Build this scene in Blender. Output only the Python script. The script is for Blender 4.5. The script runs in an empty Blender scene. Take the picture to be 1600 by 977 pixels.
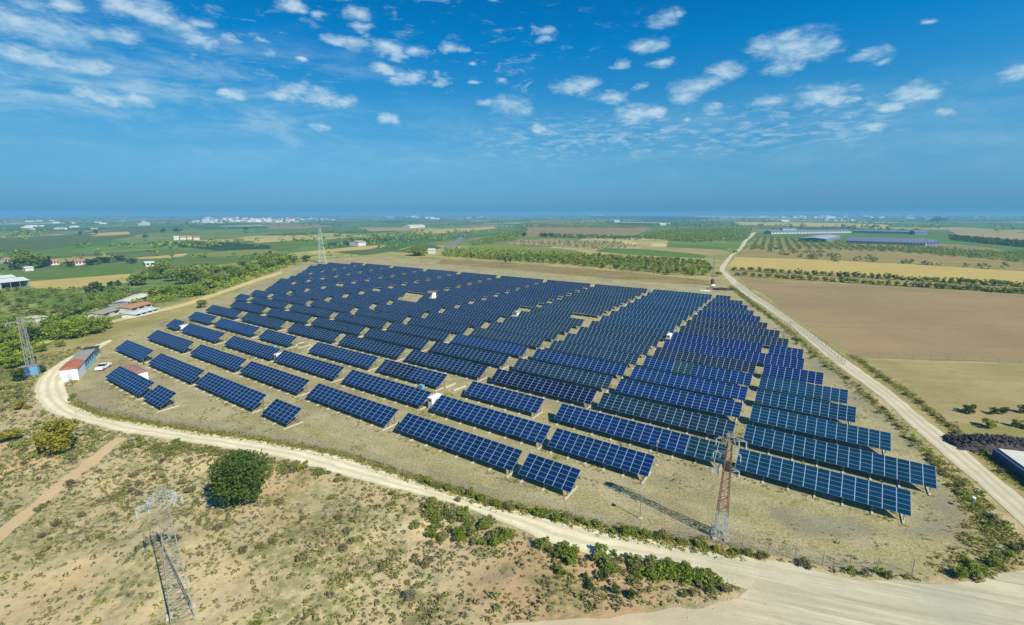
import bpy, bmesh, math, random
import numpy as np
from mathutils import Vector
from mathutils.geometry import delaunay_2d_cdt

# ------------------------------------------------------------------ camera, world, sun, exposure
scene = bpy.context.scene
C = scene.collection
CAM_H, F_PX, PITCH = 44.19, 729.86, math.radians(11.99)
cd = bpy.data.cameras.new("camera")
cam = bpy.data.objects.new("camera", cd)
C.objects.link(cam)
cam.location = (0, 0, CAM_H)
cam.rotation_euler = (math.pi / 2 - PITCH, 0, 0)
cd.sensor_width = 36
cd.lens = 36 * F_PX / 1600
cd.clip_start, cd.clip_end = 0.5, 60000
scene.camera = cam

SUN_EL = math.radians(40)
SUN_AZ = math.atan2(0.705, -0.709)          # from +Y towards +X
SUN_DIR = Vector((math.sin(SUN_AZ) * math.cos(SUN_EL), math.cos(SUN_AZ) * math.cos(SUN_EL), math.sin(SUN_EL)))
sl = bpy.data.lights.new("sun", 'SUN')
sl.energy = 4.8
sl.angle = math.radians(0.5)
sl.color = (1.0, 0.93, 0.78)
so = bpy.data.objects.new("sun", sl)
C.objects.link(so)
so.rotation_euler = SUN_DIR.to_track_quat('Z', 'Y').to_euler()

scene.view_settings.view_transform = 'Standard'
scene.view_settings.look = 'None'
scene.view_settings.exposure = 0.42
scene.view_settings.gamma = 1.0
scene.view_settings.use_curve_mapping = False
scene.cycles.use_denoising = True
scene.cycles.max_bounces = 6
scene.cycles.volume_bounces = 0
scene.cycles.transparent_max_bounces = 12


def ray(px, py):
    x, y = (px - 800) / F_PX, -(py - 488.5) / F_PX
    c, s = math.cos(PITCH), math.sin(PITCH)
    return np.array([x, c + y * s, -s + y * c])


def build_world():
    w = bpy.data.worlds.new("World")
    scene.world = w
    w.use_nodes = True
    nt = w.node_tree
    N, L = nt.nodes, nt.links
    for n in list(N):
        N.remove(n)

    def node(t, **k):
        n = N.new(t)
        for a, b in k.items():
            setattr(n, a, b)
        return n

    def math_(op, a, b=None, c=None, clamp=False):
        n = node('ShaderNodeMath', operation=op, use_clamp=clamp)
        for i, v in enumerate((a, b, c)):
            if v is None:
                continue
            if isinstance(v, (int, float)):
                n.inputs[i].default_value = v
            else:
                L.new(v, n.inputs[i])
        return n.outputs[0]

    def vmath(op, a, b):
        n = node('ShaderNodeVectorMath', operation=op)
        for i, v in enumerate((a, b)):
            if isinstance(v, (tuple, list)):
                n.inputs[i].default_value = v
            else:
                L.new(v, n.inputs[i])
        return n

    def maprange(v, a, b, c=0.0, d=1.0, smooth=True):
        n = node('ShaderNodeMapRange', interpolation_type='SMOOTHSTEP' if smooth else 'LINEAR')
        L.new(v, n.inputs[0])
        for i, q in enumerate((a, b, c, d)):
            n.inputs[i + 1].default_value = q
        return n.outputs[0]

    out = node('ShaderNodeOutputWorld')
    bg = node('ShaderNodeBackground')
    L.new(bg.outputs[0], out.inputs[0])
    sky = node('ShaderNodeTexSky', sky_type='NISHITA')
    sky.sun_disc = False
    sky.sun_elevation = SUN_EL
    sky.sun_rotation = SUN_AZ
    sky.altitude = 300
    sky.air_density = 1.0
    sky.dust_density = 0.4
    sky.ozone_density = 3.0
    bg.inputs[1].default_value = 0.10
    tc = node('ShaderNodeTexCoord')
    D = tc.outputs['Generated']
    sep = node('ShaderNodeSeparateXYZ')
    L.new(D, sep.inputs[0])
    z = sep.outputs[2]
    # the clear-sky hue of this day: deep cyan-blue aloft, paler blue towards the horizon
    ramp = node('ShaderNodeValToRGB')
    L.new(maprange(z, -0.02, 0.5, smooth=False), ramp.inputs[0])
    e = ramp.color_ramp.elements
    stops = SKY_TINT
    e[0].position, e[0].color = stops[0][0], (*stops[0][1], 1)
    e[1].position, e[1].color = stops[-1][0], (*stops[-1][1], 1)
    for p, c in stops[1:-1]:
        q = e.new(p)
        q.color = (*c, 1)
    mul = node('ShaderNodeMix', data_type='RGBA', blend_type='MULTIPLY')
    mul.inputs[0].default_value = 1
    L.new(sky.outputs[0], mul.inputs[6])
    L.new(ramp.outputs[0], mul.inputs[7])
    az = node('ShaderNodeVectorMath', operation='SCALE')
    L.new(mul.outputs[2], az.inputs[0])
    L.new(math_('MULTIPLY_ADD', sep.outputs[0], 0.20, 1.0), az.inputs['Scale'])
    # cloud deck: coordinates on a plane overhead
    zc = math_('MAXIMUM', z, 0.03)
    comb = node('ShaderNodeCombineXYZ')
    L.new(zc, comb.inputs[0]); L.new(zc, comb.inputs[1]); comb.inputs[2].default_value = 1
    plane = vmath('DIVIDE', D, comb.outputs[0]).outputs[0]
    flat = vmath('MULTIPLY', plane, (1, 1, 0)).outputs[0]

    def noise(vec, scale, detail=6, rough=0.6, dist=0.0):
        n = node('ShaderNodeTexNoise')
        L.new(vec, n.inputs['Vector'])
        n.inputs['Scale'].default_value = scale
        n.inputs['Detail'].default_value = detail
        n.inputs['Roughness'].default_value = rough
        n.inputs['Distortion'].default_value = dist
        return n

    K = 2.4
    dn = vmath('MULTIPLY', D, (1, 1, K)).outputs[0]
    n1 = noise(dn, 26.0, 8, 0.62, 0.25).outputs[0]
    dn0 = dn
    warp = vmath('MULTIPLY', vmath('SUBTRACT', noise(dn, 16.0, 5, 0.62).outputs[1], (0.5, 0.5, 0.5)).outputs[0], (0.060, 0.060, 0.055)).outputs[0]
    dn = vmath('ADD', dn, warp).outputs[0]
    acc = None
    for (px, py, r) in CLOUDS:
        d = ray(px, py)
        d = d / np.linalg.norm(d)
        dist = vmath('DISTANCE', dn, (float(d[0]), float(d[1]), float(d[2] * K))).outputs['Value']
        m = math_('MULTIPLY_ADD', dist, -F_PX / (r * 1.25), 1.0, clamp=True)
        acc = m if acc is None else math_('MAXIMUM', acc, m)
    puff = math_('ADD', math_('MULTIPLY', acc, 1.5), math_('MULTIPLY', n1, 1.5))
    puff = math_('ADD', puff, math_('MULTIPLY', math_('SUBTRACT', noise(dn0, 80.0, 5, 0.6).outputs[0], 0.5), 0.5))
    a1 = math_('MULTIPLY', maprange(puff, 0.88, 2.15), math_('MINIMUM', math_('MULTIPLY', acc, 5.0), 1.0))
    # thin altocumulus band low over the horizon and a veil on the west side
    cell = noise(vmath('MULTIPLY', dn0, (0.75, 0.75, 1.25)).outputs[0], 46.0, 4, 0.55, 0.3).outputs[0]
    band = math_('MULTIPLY', maprange(z, 0.085, 0.13), math_('SUBTRACT', 1.0, maprange(z, 0.155, 0.21)))
    band = math_('MULTIPLY', band, maprange(sep.outputs[0], -0.2, 0.05))
    band = math_('MULTIPLY', band, math_('SUBTRACT', 1.0, maprange(sep.outputs[0], 0.55, 0.68)))
    a2 = math_('MULTIPLY', math_('MULTIPLY', maprange(cell, 0.40, 0.68), band), 0.58)
    streak = vmath('MULTIPLY', dn0, (0.8, 0.8, 1.5)).outputs[0]
    veil = noise(streak, 7.5, 8, 0.64, 0.5).outputs[0]
    vb = math_('MULTIPLY', maprange(z, 0.07, 0.16), math_('SUBTRACT', 1.0, maprange(z, 0.22, 0.33)))
    vb = math_('MULTIPLY', vb, math_('SUBTRACT', 1.0, maprange(sep.outputs[0], -0.5, -0.1)))
    a3 = math_('MULTIPLY', math_('MULTIPLY', maprange(veil, 0.38, 0.72), vb), 0.72)
    vb2 = math_('MULTIPLY', maprange(z, 0.16, 0.26), maprange(noise(vmath('MULTIPLY', dn0, (0.9, 0.9, 1.3)).outputs[0], 20.0, 8, 0.66, 0.6).outputs[0], 0.54, 0.78))
    a4 = math_('MULTIPLY', math_('MULTIPLY', vb2, math_('SUBTRACT', 1.0, maprange(sep.outputs[0], 0.0, 0.35))), 0.75)
    lv = math_('MULTIPLY', maprange(z, 0.03, 0.12), math_('SUBTRACT', 1.0, maprange(z, 0.15, 0.24)))
    a5 = math_('MULTIPLY', math_('MULTIPLY', maprange(veil, 0.3, 0.7), lv), 0.22)
    a3 = math_('MAXIMUM', a3, a5)
    alpha = math_('MAXIMUM', math_('MAXIMUM', a1, a2), math_('MAXIMUM', a3, a4))
    alpha = math_('MULTIPLY', alpha, 0.74)
    mixc = node('ShaderNodeMix', data_type='RGBA')
    L.new(alpha, mixc.inputs[0])
    L.new(az.outputs[0], mixc.inputs[6])
    crmp = node('ShaderNodeMix', data_type='RGBA')
    L.new(maprange(n1, 0.35, 0.68), crmp.inputs[0])
    crmp.inputs[6].default_value = (*CLOUD_DARK, 1)
    crmp.inputs[7].default_value = (*CLOUD_LIGHT, 1)
    L.new(crmp.outputs[2], mixc.inputs[7])
    L.new(mixc.outputs[2], bg.inputs[0])


SKY_TINT = [(0.0, (0.085, 0.355, 0.76)), (0.05, (0.095, 0.36, 0.75)), (0.10, (0.155, 0.38, 0.69)), (0.24, (0.22, 0.53, 0.70)),
            (0.40, (0.14, 0.61, 0.79)), (0.62, (0.01, 0.60, 0.92)), (0.82, (0.0, 0.53, 0.88)), (1.0, (0.03, 0.55, 0.95))]
CLOUD_DARK, CLOUD_LIGHT = (2.6, 4.4, 5.6), (4.9, 6.0, 6.6)
CLOUDS = [(1235, 72, 48), (1205, 70, 30), (1270, 75, 34), (1235, 58, 26), (1135, 110, 28), (1090, 136, 36), (1112, 130, 24), (1070, 153, 24),
          (1222, 106, 26), (1360, 84, 20), (1376, 98, 14), (1285, 150, 36), (1305, 156, 22), (1435, 146, 34), (1412, 144, 18),
          (1480, 176, 15), (1395, 168, 20), (895, 136, 32), (915, 130, 22), (955, 151, 28), (850, 62, 12), (852, 49, 18), (1040, 30, 24),
          (1058, 24, 12), (1015, 70, 26), (1035, 97, 18), (970, 100, 16), (1003, 136, 13), (1115, 171, 19), (1200, 160, 24), (990, 180, 36),
          (1020, 176, 22), (795, 165, 36), (815, 172, 24), (845, 201, 18), (1076, 185, 9), (1592, 114, 20), (1447, 35, 9), (760, 160, 16),
          (30, 38, 40), (75, 48, 44), (5, 30, 36), (110, 58, 30), (180, 56, 26), (150, 52, 26), (20, 84, 26), (60, 92, 24), (110, 102, 30),
          (145, 108, 26), (200, 12, 28), (240, 22, 34), (275, 40, 30), (300, 58, 24), (180, 0, 24), (318, 36, 16), (360, 64, 16), (330, 72, 14),
          (455, 10, 20), (468, 16, 12), (498, 22, 14), (415, 84, 12), (470, 92, 10), (555, 22, 22), (560, 42, 16), (525, 62, 20), (555, 70, 24),
          (600, 74, 28), (650, 80, 20), (620, 86, 18), (700, 74, 18), (722, 78, 12), (600, 108, 22), (640, 118, 26), (620, 126, 18), (690, 130, 16),
          (465, 140, 32), (440, 150, 22), (500, 152, 32), (370, 147, 22), (350, 143, 14), (540, 160, 20), (610, 186, 24), (740, 101, 9), (785, 128, 11),
          (110, 10, 20), (55, 8, 22), (160, 150, 30), (210, 156, 26), (740, 130, 9), (410, 62, 10), (500, 200, 18), (1330, 160, 12), (1370, 200, 14)]
build_world()

# ------------------------------------------------------------------ helpers
RNG = np.random.default_rng(7)
random.seed(7)
PI = math.pi


def hash2(ix, iy, seed):
    h = (ix.astype(np.int64) * 374761393 + iy.astype(np.int64) * 668265263 + seed * 974634533) & 0xffffffff
    h = ((h ^ (h >> 13)) * 1274126177) & 0xffffffff
    return ((h ^ (h >> 16)) & 0xffff) / 65535.0


def vnoise(x, y, s, seed=0):
    x = np.asarray(x, float) / s
    y = np.asarray(y, float) / s
    ix, iy = np.floor(x), np.floor(y)
    fx, fy = x - ix, y - iy
    fx = fx * fx * (3 - 2 * fx)
    fy = fy * fy * (3 - 2 * fy)
    a, b = hash2(ix, iy, seed), hash2(ix + 1, iy, seed)
    c, d = hash2(ix, iy + 1, seed), hash2(ix + 1, iy + 1, seed)
    return (a * (1 - fx) + b * fx) * (1 - fy) + (c * (1 - fx) + d * fx) * fy


def smooth(v, a, b):
    t = np.clip((np.asarray(v, float) - a) / (b - a), 0, 1)
    return t * t * (3 - 2 * t)


def G0(px, py, z=0.0):
    d = ray(px, py)
    t = (CAM_H - z) / max(-d[2], 1e-5)
    return np.array([d[0] * t, d[1] * t])


def sdist(x, y, poly):
    """signed distance to a closed polygon, positive inside"""
    x = np.asarray(x, float).ravel()
    y = np.asarray(y, float).ravel()
    best = np.full(x.shape, 1e18)
    inside = np.zeros(x.shape, bool)
    n = len(poly)
    for i in range(n):
        ax, ay = poly[i]
        bx, by = poly[(i + 1) % n]
        dx, dy = bx - ax, by - ay
        t = np.clip(((x - ax) * dx + (y - ay) * dy) / (dx * dx + dy * dy + 1e-12), 0, 1)
        d = (x - ax - t * dx) ** 2 + (y - ay - t * dy) ** 2
        best = np.minimum(best, d)
        cond = ((ay > y) != (by > y))
        xi = (bx - ax) * (y - ay) / (by - ay + 1e-12) + ax
        inside ^= cond & (x < xi)
    d = np.sqrt(best)
    return np.where(inside, d, -d)


def polyg(pxs, z=0.0):
    return [tuple(G0(x, y, z)) for x, y in pxs]


SITE_PX = [(108, 612), (124, 636), (165, 652), (250, 667), (330, 681), (420, 694), (500, 707), (600, 736), (700, 762), (780, 786), (860, 803),
           (960, 828), (1040, 842), (1120, 852), (1200, 868), (1290, 887), (1370, 897), (1470, 893), (1535, 862), (1520, 800), (1440, 690),
           (1330, 590), (1250, 520), (1185, 470), (1140, 442), (1080, 440), (1000, 438), (900, 432), (780, 416), (690, 408), (600, 402), (500, 404),
           (462, 416), (380, 450), (290, 492), (200, 520), (160, 548)]
RIM_PX = [(-220, 780), (-60, 640), (20, 596), (60, 568), (110, 530), (180, 503), (290, 470), (400, 428), (470, 409), (600, 397), (670, 380), (760, 366), (830, 350)]
SITE = polyg(SITE_PX)
RIM = polyg(RIM_PX)
VALLEY = [(-900, -400)] + RIM + [(900, 14500), (-15000, 14500), (-15000, -400)]
VALLEY_Z = -9.0
ROAD_OUT_PX = [(172, 531), (140, 543), (105, 560), (72, 580), (55, 600), (55, 622), (75, 643), (110, 655), (150, 665), (195, 676), (250, 685), (330, 696), (400, 707),
               (450, 719), (520, 739), (600, 759), (700, 785), (780, 813), (850, 845), (930, 870), (1010, 880), (1080, 896), (1140, 912), (1170, 922)]
ROAD_IN_PX = [(1200, 877), (1150, 869), (1090, 857), (1040, 846), (960, 833), (900, 817), (840, 803), (770, 791), (700, 767), (620, 741), (550, 717), (480, 702),
              (400, 687), (320, 677), (230, 662), (160, 650), (125, 638), (107, 622), (100, 606), (98, 590), (110, 575), (128, 562), (150, 548), (176, 533)]
JUNC_PX = [(1170, 922), (1150, 931), (1110, 946), (1000, 958), (850, 969), (760, 985), (700, 1010), (1700, 1010), (1700, 860), (1600, 889), (1530, 911), (1450, 913),
           (1350, 906), (1280, 893), (1200, 877)]
RROAD_L = [(1171, 370), (1162, 376), (1154, 389), (1141, 398), (1125, 417), (1124, 423), (1141, 442), (1162, 460), (1190, 477), (1232, 506), (1295, 561), (1375, 620), (1450, 690),
           (1481, 717), (1522, 751), (1571, 796), (1610, 834), (1700, 905)]
RROAD_R = [(1700, 855), (1600, 780), (1542, 733), (1501, 696), (1440, 652), (1400, 617), (1312, 555), (1246, 506), (1205, 477), (1182, 462), (1152, 440), (1132, 423),
           (1133, 418), (1145, 400), (1161, 389), (1167, 376), (1176, 370)]
PATH = polyg([(0, 828), (60, 778), (130, 722), (182, 684), (199, 684), (146, 728), (72, 786), (0, 848), (-60, 890), (-60, 866)])
YARD_PX = [(1430, 690), (1452, 720), (1484, 770), (1500, 815), (1492, 838), (1440, 850), (1380, 846), (1290, 832), (1210, 815), (1150, 792), (1090, 768),
           (1040, 748), (1030, 756), (1090, 790), (1170, 806), (1230, 800), (1300, 815), (1360, 818), (1420, 815), (1462, 800), (1470, 770), (1440, 728), (1400, 688),
           (1352, 640), (1296, 590), (1262, 558), (1275, 560), (1320, 596), (1380, 645)]
YARD = polyg(YARD_PX)
ROAD = polyg(ROAD_OUT_PX + ROAD_IN_PX)
JUNC = polyg(JUNC_PX)
RROAD = polyg(RROAD_L + RROAD_R)


def hgt(x, y, micro=True):
    shp = np.shape(x)
    x = np.asarray(x, float).ravel()
    y = np.asarray(y, float).ravel()
    s = sdist(x, y, VALLEY)
    near = smooth(s, 0, 65)
    h = VALLEY_Z * near
    if micro:
        r = np.hypot(x, y)
        m = (r < 330) & (s < 70)
        if m.any():
            xs, ys = x[m], y[m]
            off = -np.maximum.reduce([sdist(xs, ys, ROAD), sdist(xs, ys, JUNC), sdist(xs, ys, RROAD), sdist(xs, ys, SITE), sdist(xs, ys, PATH)])
            k = smooth(off, 0.6, 7) * (1 - smooth(r[m], 150, 200)) * (1 - smooth(ys, 125, 165))
            lump = (vnoise(xs, ys, 14, 3) - 0.5) * 1.9 + (vnoise(xs, ys, 5, 4) - 0.5) * 0.8 + (vnoise(xs, ys, 1.7, 5) - 0.5) * 0.28
            lump -= smooth(off, 1, 5) * 0.35
            h[m] += k * lump * (1 - smooth(xs + ys * 0.18, 52, 66))
    return h.reshape(shp)


def G(px, py):
    """the ground point seen at a photograph position, on the real terrain"""
    d = ray(px, py)
    if d[2] > -2e-4:
        d[2] = -2e-4
    t0 = CAM_H / -d[2]
    t = np.unique(np.concatenate([np.linspace(t0 * 0.9, t0 * 1.02, 25), np.linspace(t0, (CAM_H + 10.2) / -d[2], 90)]))
    X, Y, Z = d[0] * t, d[1] * t, CAM_H + d[2] * t
    f = Z - hgt(X, Y)
    i = np.argmax(f < 0) if (f < 0).any() else len(t) - 1
    i = max(i, 1)
    a = f[i - 1] / (f[i - 1] - f[i] + 1e-12)
    tt = t[i - 1] + (t[i] - t[i - 1]) * min(max(a, 0), 1)
    p = d * tt
    return Vector((p[0], p[1], float(hgt(np.array([p[0]]), np.array([p[1]]))[0])))


def link(o, parent=None):
    C.objects.link(o)
    if parent is not None:
        o.parent = parent
    return o


def tag(o, label=None, cat=None, group=None, kind=None):
    if label: o['label'] = label
    if cat: o['category'] = cat
    if group: o['group'] = group
    if kind: o['kind'] = kind
    return o


def empty(name, loc, rz=0.0):
    o = bpy.data.objects.new(name, None)
    o.empty_display_size = 0.5
    link(o)
    o.location = loc
    o.rotation_euler = (0, 0, rz)
    return o


def copy_tree(o, parent=None):
    c = o.copy()
    C.objects.link(c)
    if parent is not None:
        c.parent = parent
    for ch in list(o.children):
        copy_tree(ch, c)
    return c


def np_mesh(name, verts, faces, mats=(), fmat=None, shade=None, smooth_=False):
    """mesh from numpy arrays; faces (M,k) of one size"""
    me = bpy.data.meshes.new(name)
    verts = np.asarray(verts, np.float32)
    faces = np.asarray(faces, np.int32)
    n, k = faces.shape
    me.vertices.add(len(verts))
    me.vertices.foreach_set("co", verts.ravel())
    me.loops.add(n * k)
    me.loops.foreach_set("vertex_index", faces.ravel())
    me.polygons.add(n)
    me.polygons.foreach_set("loop_start", np.arange(0, n * k, k, dtype=np.int32))
    if fmat is not None:
        me.polygons.foreach_set("material_index", np.asarray(fmat, np.int32))
    if smooth_:
        me.polygons.foreach_set("use_smooth", np.ones(n, bool))
    for m in mats:
        me.materials.append(m)
    me.update(calc_edges=True)
    if shade is not None:
        a = me.attributes.new("shade", 'FLOAT', 'FACE')
        a.data.foreach_set("value", np.asarray(shade, np.float32))
    return me


class MB:
    """collects solids into one mesh"""

    def __init__(self):
        self.v, self.f, self.m = [], [], []

    def add(self, verts, faces, m=0):
        b = len(self.v)
        self.v += [tuple(v) for v in verts]
        self.f += [tuple(b + i for i in f) for f in faces]
        self.m += [m] * len(faces)

    def box(self, x0, y0, z0, x1, y1, z1, m=0):
        v = [(x0, y0, z0), (x1, y0, z0), (x1, y1, z0), (x0, y1, z0), (x0, y0, z1), (x1, y0, z1), (x1, y1, z1), (x0, y1, z1)]
        self.add(v, [(3, 2, 1, 0), (4, 5, 6, 7), (0, 1, 5, 4), (1, 2, 6, 5), (2, 3, 7, 6), (3, 0, 4, 7)], m)

    def bar(self, p, q, w, m=0, w2=None):
        p, q = Vector(p), Vector(q)
        d = (q - p)
        if d.length < 1e-6:
            return
        d.normalize()
        a = d.cross(Vector((0, 0, 1)) if abs(d.z) < 0.9 else Vector((1, 0, 0))).normalized()
        b = d.cross(a)
        w2 = w if w2 is None else w2
        v = []
        for c, h in ((p, w / 2), (q, w2 / 2)):
            v += [c + a * h + b * h, c - a * h + b * h, c - a * h - b * h, c + a * h - b * h]
        self.add(v, [(0, 1, 2, 3), (7, 6, 5, 4), (0, 4, 5, 1), (1, 5, 6, 2), (2, 6, 7, 3), (3, 7, 4, 0)], m)

    def tube(self, p, q, r, m=0, r2=None, n=8):
        p, q = Vector(p), Vector(q)
        d = (q - p).normalized()
        a = d.cross(Vector((0, 0, 1)) if abs(d.z) < 0.9 else Vector((1, 0, 0))).normalized()
        b = d.cross(a)
        r2 = r if r2 is None else r2
        v = []
        for c, h in ((p, r), (q, r2)):
            for i in range(n):
                t = 2 * PI * i / n
                v.append(c + a * (h * math.cos(t)) + b * (h * math.sin(t)))
        f = [(i, i + n, (i + 1) % n + n, (i + 1) % n) for i in range(n)]
        f += [tuple(range(n)), tuple(reversed(range(n, 2 * n)))]
        self.add(v, f, m)

    def prism(self, prof, axis0, axis1, m=0):
        """profile [(y,z)] extruded along x from axis0 to axis1"""
        n = len(prof)
        v = [(axis0, y, z) for y, z in prof] + [(axis1, y, z) for y, z in prof]
        f = [(i, (i + 1) % n, (i + 1) % n + n, i + n) for i in range(n)]
        f += [tuple(reversed(range(n))), tuple(range(n, 2 * n))]
        self.add(v, f, m)

    def build(self, name, mats, parent=None, loc=None, rz=None):
        me = bpy.data.meshes.new(name)
        me.from_pydata(self.v, [], self.f)
        if not isinstance(mats, (list, tuple)):
            mats = [mats]
        for m in mats:
            me.materials.append(m)
        me.polygons.foreach_set("material_index", self.m)
        me.update()
        bm = bmesh.new()
        bm.from_mesh(me)
        bmesh.ops.recalc_face_normals(bm, faces=bm.faces)
        bm.to_mesh(me)
        bm.free()
        o = bpy.data.objects.new(name, me)
        link(o, parent)
        if loc is not None: o.location = loc
        if rz is not None: o.rotation_euler = (0, 0, rz)
        return o


# ------------------------------------------------------------------ materials
class NT:
    def __init__(self, name):
        self.mat = bpy.data.materials.new(name)
        self.mat.use_nodes = True
        self.nt = self.mat.node_tree
        self.N, self.L = self.nt.nodes, self.nt.links
        self.bsdf = self.N['Principled BSDF']
        self._co = None

    def node(self, t, **k):
        n = self.N.new(t)
        for a, b in k.items():
            setattr(n, a, b)
        return n

    def put(self, v, sock):
        if isinstance(v, (int, float)):
            sock.default_value = v
        elif isinstance(v, (tuple, list)):
            sock.default_value = (*v, 1) if len(v) == 3 and sock.type == 'RGBA' else v
        else:
            self.L.new(v, sock)

    def obj(self):
        if self._co is None:
            self._co = self.node('ShaderNodeTexCoord')
        return self._co.outputs['Object']

    def world(self):
        return self.node('ShaderNodeNewGeometry').outputs['Position']

    def noise(self, vec, scale, detail=4, rough=0.6, dist=0, col=False):
        n = self.node('ShaderNodeTexNoise')
        self.L.new(vec, n.inputs['Vector'])
        n.inputs['Scale'].default_value = scale
        n.inputs['Detail'].default_value = detail
        n.inputs['Roughness'].default_value = rough
        n.inputs['Distortion'].default_value = dist
        return n.outputs[1 if col else 0]

    def math(self, op, a, b=None, c=None, clamp=False):
        n = self.node('ShaderNodeMath', operation=op, use_clamp=clamp)
        for i, v in enumerate((a, b, c)):
            if v is not None:
                self.put(v, n.inputs[i])
        return n.outputs[0]

    def vmul(self, vec, s):
        n = self.node('ShaderNodeVectorMath', operation='MULTIPLY')
        self.L.new(vec, n.inputs[0])
        n.inputs[1].default_value = s
        return n.outputs[0]

    def mr(self, v, a, b, c=0.0, d=1.0):
        n = self.node('ShaderNodeMapRange', interpolation_type='SMOOTHSTEP')
        self.put(v, n.inputs[0])
        for i, q in enumerate((a, b, c, d)):
            n.inputs[i + 1].default_value = q
        return n.outputs[0]

    def mix(self, f, a, b, blend='MIX'):
        n = self.node('ShaderNodeMix', data_type='RGBA', blend_type=blend)
        self.put(f, n.inputs[0])
        self.put(a, n.inputs[6])
        self.put(b, n.inputs[7])
        return n.outputs[2]

    def attr(self, name, kind='GEOMETRY', out='Fac'):
        n = self.node('ShaderNodeAttribute', attribute_name=name, attribute_type=kind)
        return n.outputs[out]

    def bump(self, h, strength=0.3, dist=0.1):
        n = self.node('ShaderNodeBump')
        n.inputs['Strength'].default_value = strength
        n.inputs['Distance'].default_value = dist
        self.L.new(h, n.inputs['Height'])
        self.L.new(n.outputs[0], self.bsdf.inputs['Normal'])

    def done(self, col, rough=0.9, metal=0.0, spec=0.3):
        self.put(col, self.bsdf.inputs['Base Color'])
        self.put(rough, self.bsdf.inputs['Roughness'])
        self.put(metal, self.bsdf.inputs['Metallic'])
        self.put(spec, self.bsdf.inputs['Specular IOR Level'])
        return self.mat


def weathered(name, col, dirt=None, rough=0.7, metal=0.0, scale=1.2, amount=0.5, spec=0.3):
    t = NT(name)
    dirt = dirt or tuple(c * 0.55 for c in col)
    n = t.noise(t.obj(), scale, 6, 0.65)
    return t.done(t.mix(t.mr(n, 0.4, 0.75, 0, amount), col, dirt), rough, metal, spec)


M = {}
M['concrete'] = weathered('concrete', (0.52, 0.48, 0.38), (0.33, 0.29, 0.21), 0.95, scale=2.5)
M['stone'] = weathered('limestone', (0.46, 0.42, 0.30), (0.30, 0.27, 0.19), 0.95, scale=2.5)
M['navy_shadow'] = weathered('shadowed_blue_liner', (0.030, 0.065, 0.150), (0.02, 0.04, 0.08), 0.6)  # blue tank side with its shadow painted into the dark navy colour
M['pale_slab'] = weathered('pale_slab', (0.58, 0.57, 0.48), (0.42, 0.40, 0.32), 0.9, scale=0.8)
M['white_wall'] = weathered('white_wall', (0.80, 0.80, 0.78), (0.60, 0.56, 0.48), 0.85, scale=0.7, amount=0.35)
M['cream_wall'] = weathered('limewashed_wall', (0.60, 0.57, 0.49), (0.44, 0.40, 0.33), 0.9, scale=0.5, amount=0.6)
M['grey_wall'] = weathered('grey_wall', (0.50, 0.50, 0.48), None, 0.9, scale=0.7)
M['galv'] = weathered('galvanised_steel', (0.27, 0.275, 0.24), (0.17, 0.17, 0.14), 0.65, 0.1, 3)
M['pale_steel'] = weathered('pale_painted_steel', (0.36, 0.41, 0.42), (0.22, 0.245, 0.245), 0.65, 0.0, 3)
M['rust'] = weathered('rusty_steel', (0.23, 0.105, 0.075), (0.14, 0.075, 0.055), 0.75, 0.2, 2)
M['dark_steel'] = weathered('dark_steel', (0.07, 0.075, 0.085), None, 0.6, 0.4, 3)
M['frame_steel'] = weathered('frame_steel', (0.24, 0.25, 0.26), None, 0.55, 0.5, 3)
M['insulator'] = weathered('insulator_glass', (0.42, 0.50, 0.54), None, 0.3, 0, 3, spec=0.6)
M['blue_paint'] = weathered('blue_painted_metal', (0.05, 0.11, 0.42), (0.04, 0.07, 0.2), 0.5, 0, 1)
M['cyan_paint'] = weathered('pale_blue_wall', (0.34, 0.66, 0.72), (0.30, 0.48, 0.48), 0.8, 0, 0.6)
M['sky_sheet'] = weathered('blue_sheet', (0.13, 0.33, 0.50), None, 0.6)
M['dark_glass'] = weathered('dark_glass', (0.015, 0.018, 0.022), None, 0.08, 0, 1, spec=0.6)
M['car_white'] = weathered('white_car_paint', (0.78, 0.79, 0.80), (0.6, 0.58, 0.52), 0.25, 0, 1.5, 0.3, spec=0.5)
M['tyre'] = weathered('tyre_rubber', (0.02, 0.02, 0.02), (0.06, 0.05, 0.04), 0.9)
M['bark'] = weathered('bark', (0.12, 0.085, 0.055), None, 0.95, scale=4)
M['window_dark'] = weathered('window_opening', (0.03, 0.035, 0.04), None, 0.2)
M['wood_dark'] = weathered('old_dark_wood', (0.055, 0.046, 0.048), (0.15, 0.125, 0.11), 0.9)


def mat_tiles(name, col, dirt):
    t = NT(name)
    w = t.node('ShaderNodeTexWave', wave_type='BANDS', bands_direction='X')
    t.L.new(t.obj(), w.inputs['Vector'])
    w.inputs['Scale'].default_value = 1.6
    w.inputs['Distortion'].default_value = 0.6
    n = t.noise(t.obj(), 1.3, 6)
    c = t.mix(t.mr(n, 0.35, 0.7), col, dirt)
    c = t.mix(t.math('MULTIPLY', w.outputs[0], 0.35), c, tuple(q * 0.5 for q in col))
    return t.done(c, 0.9)


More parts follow.
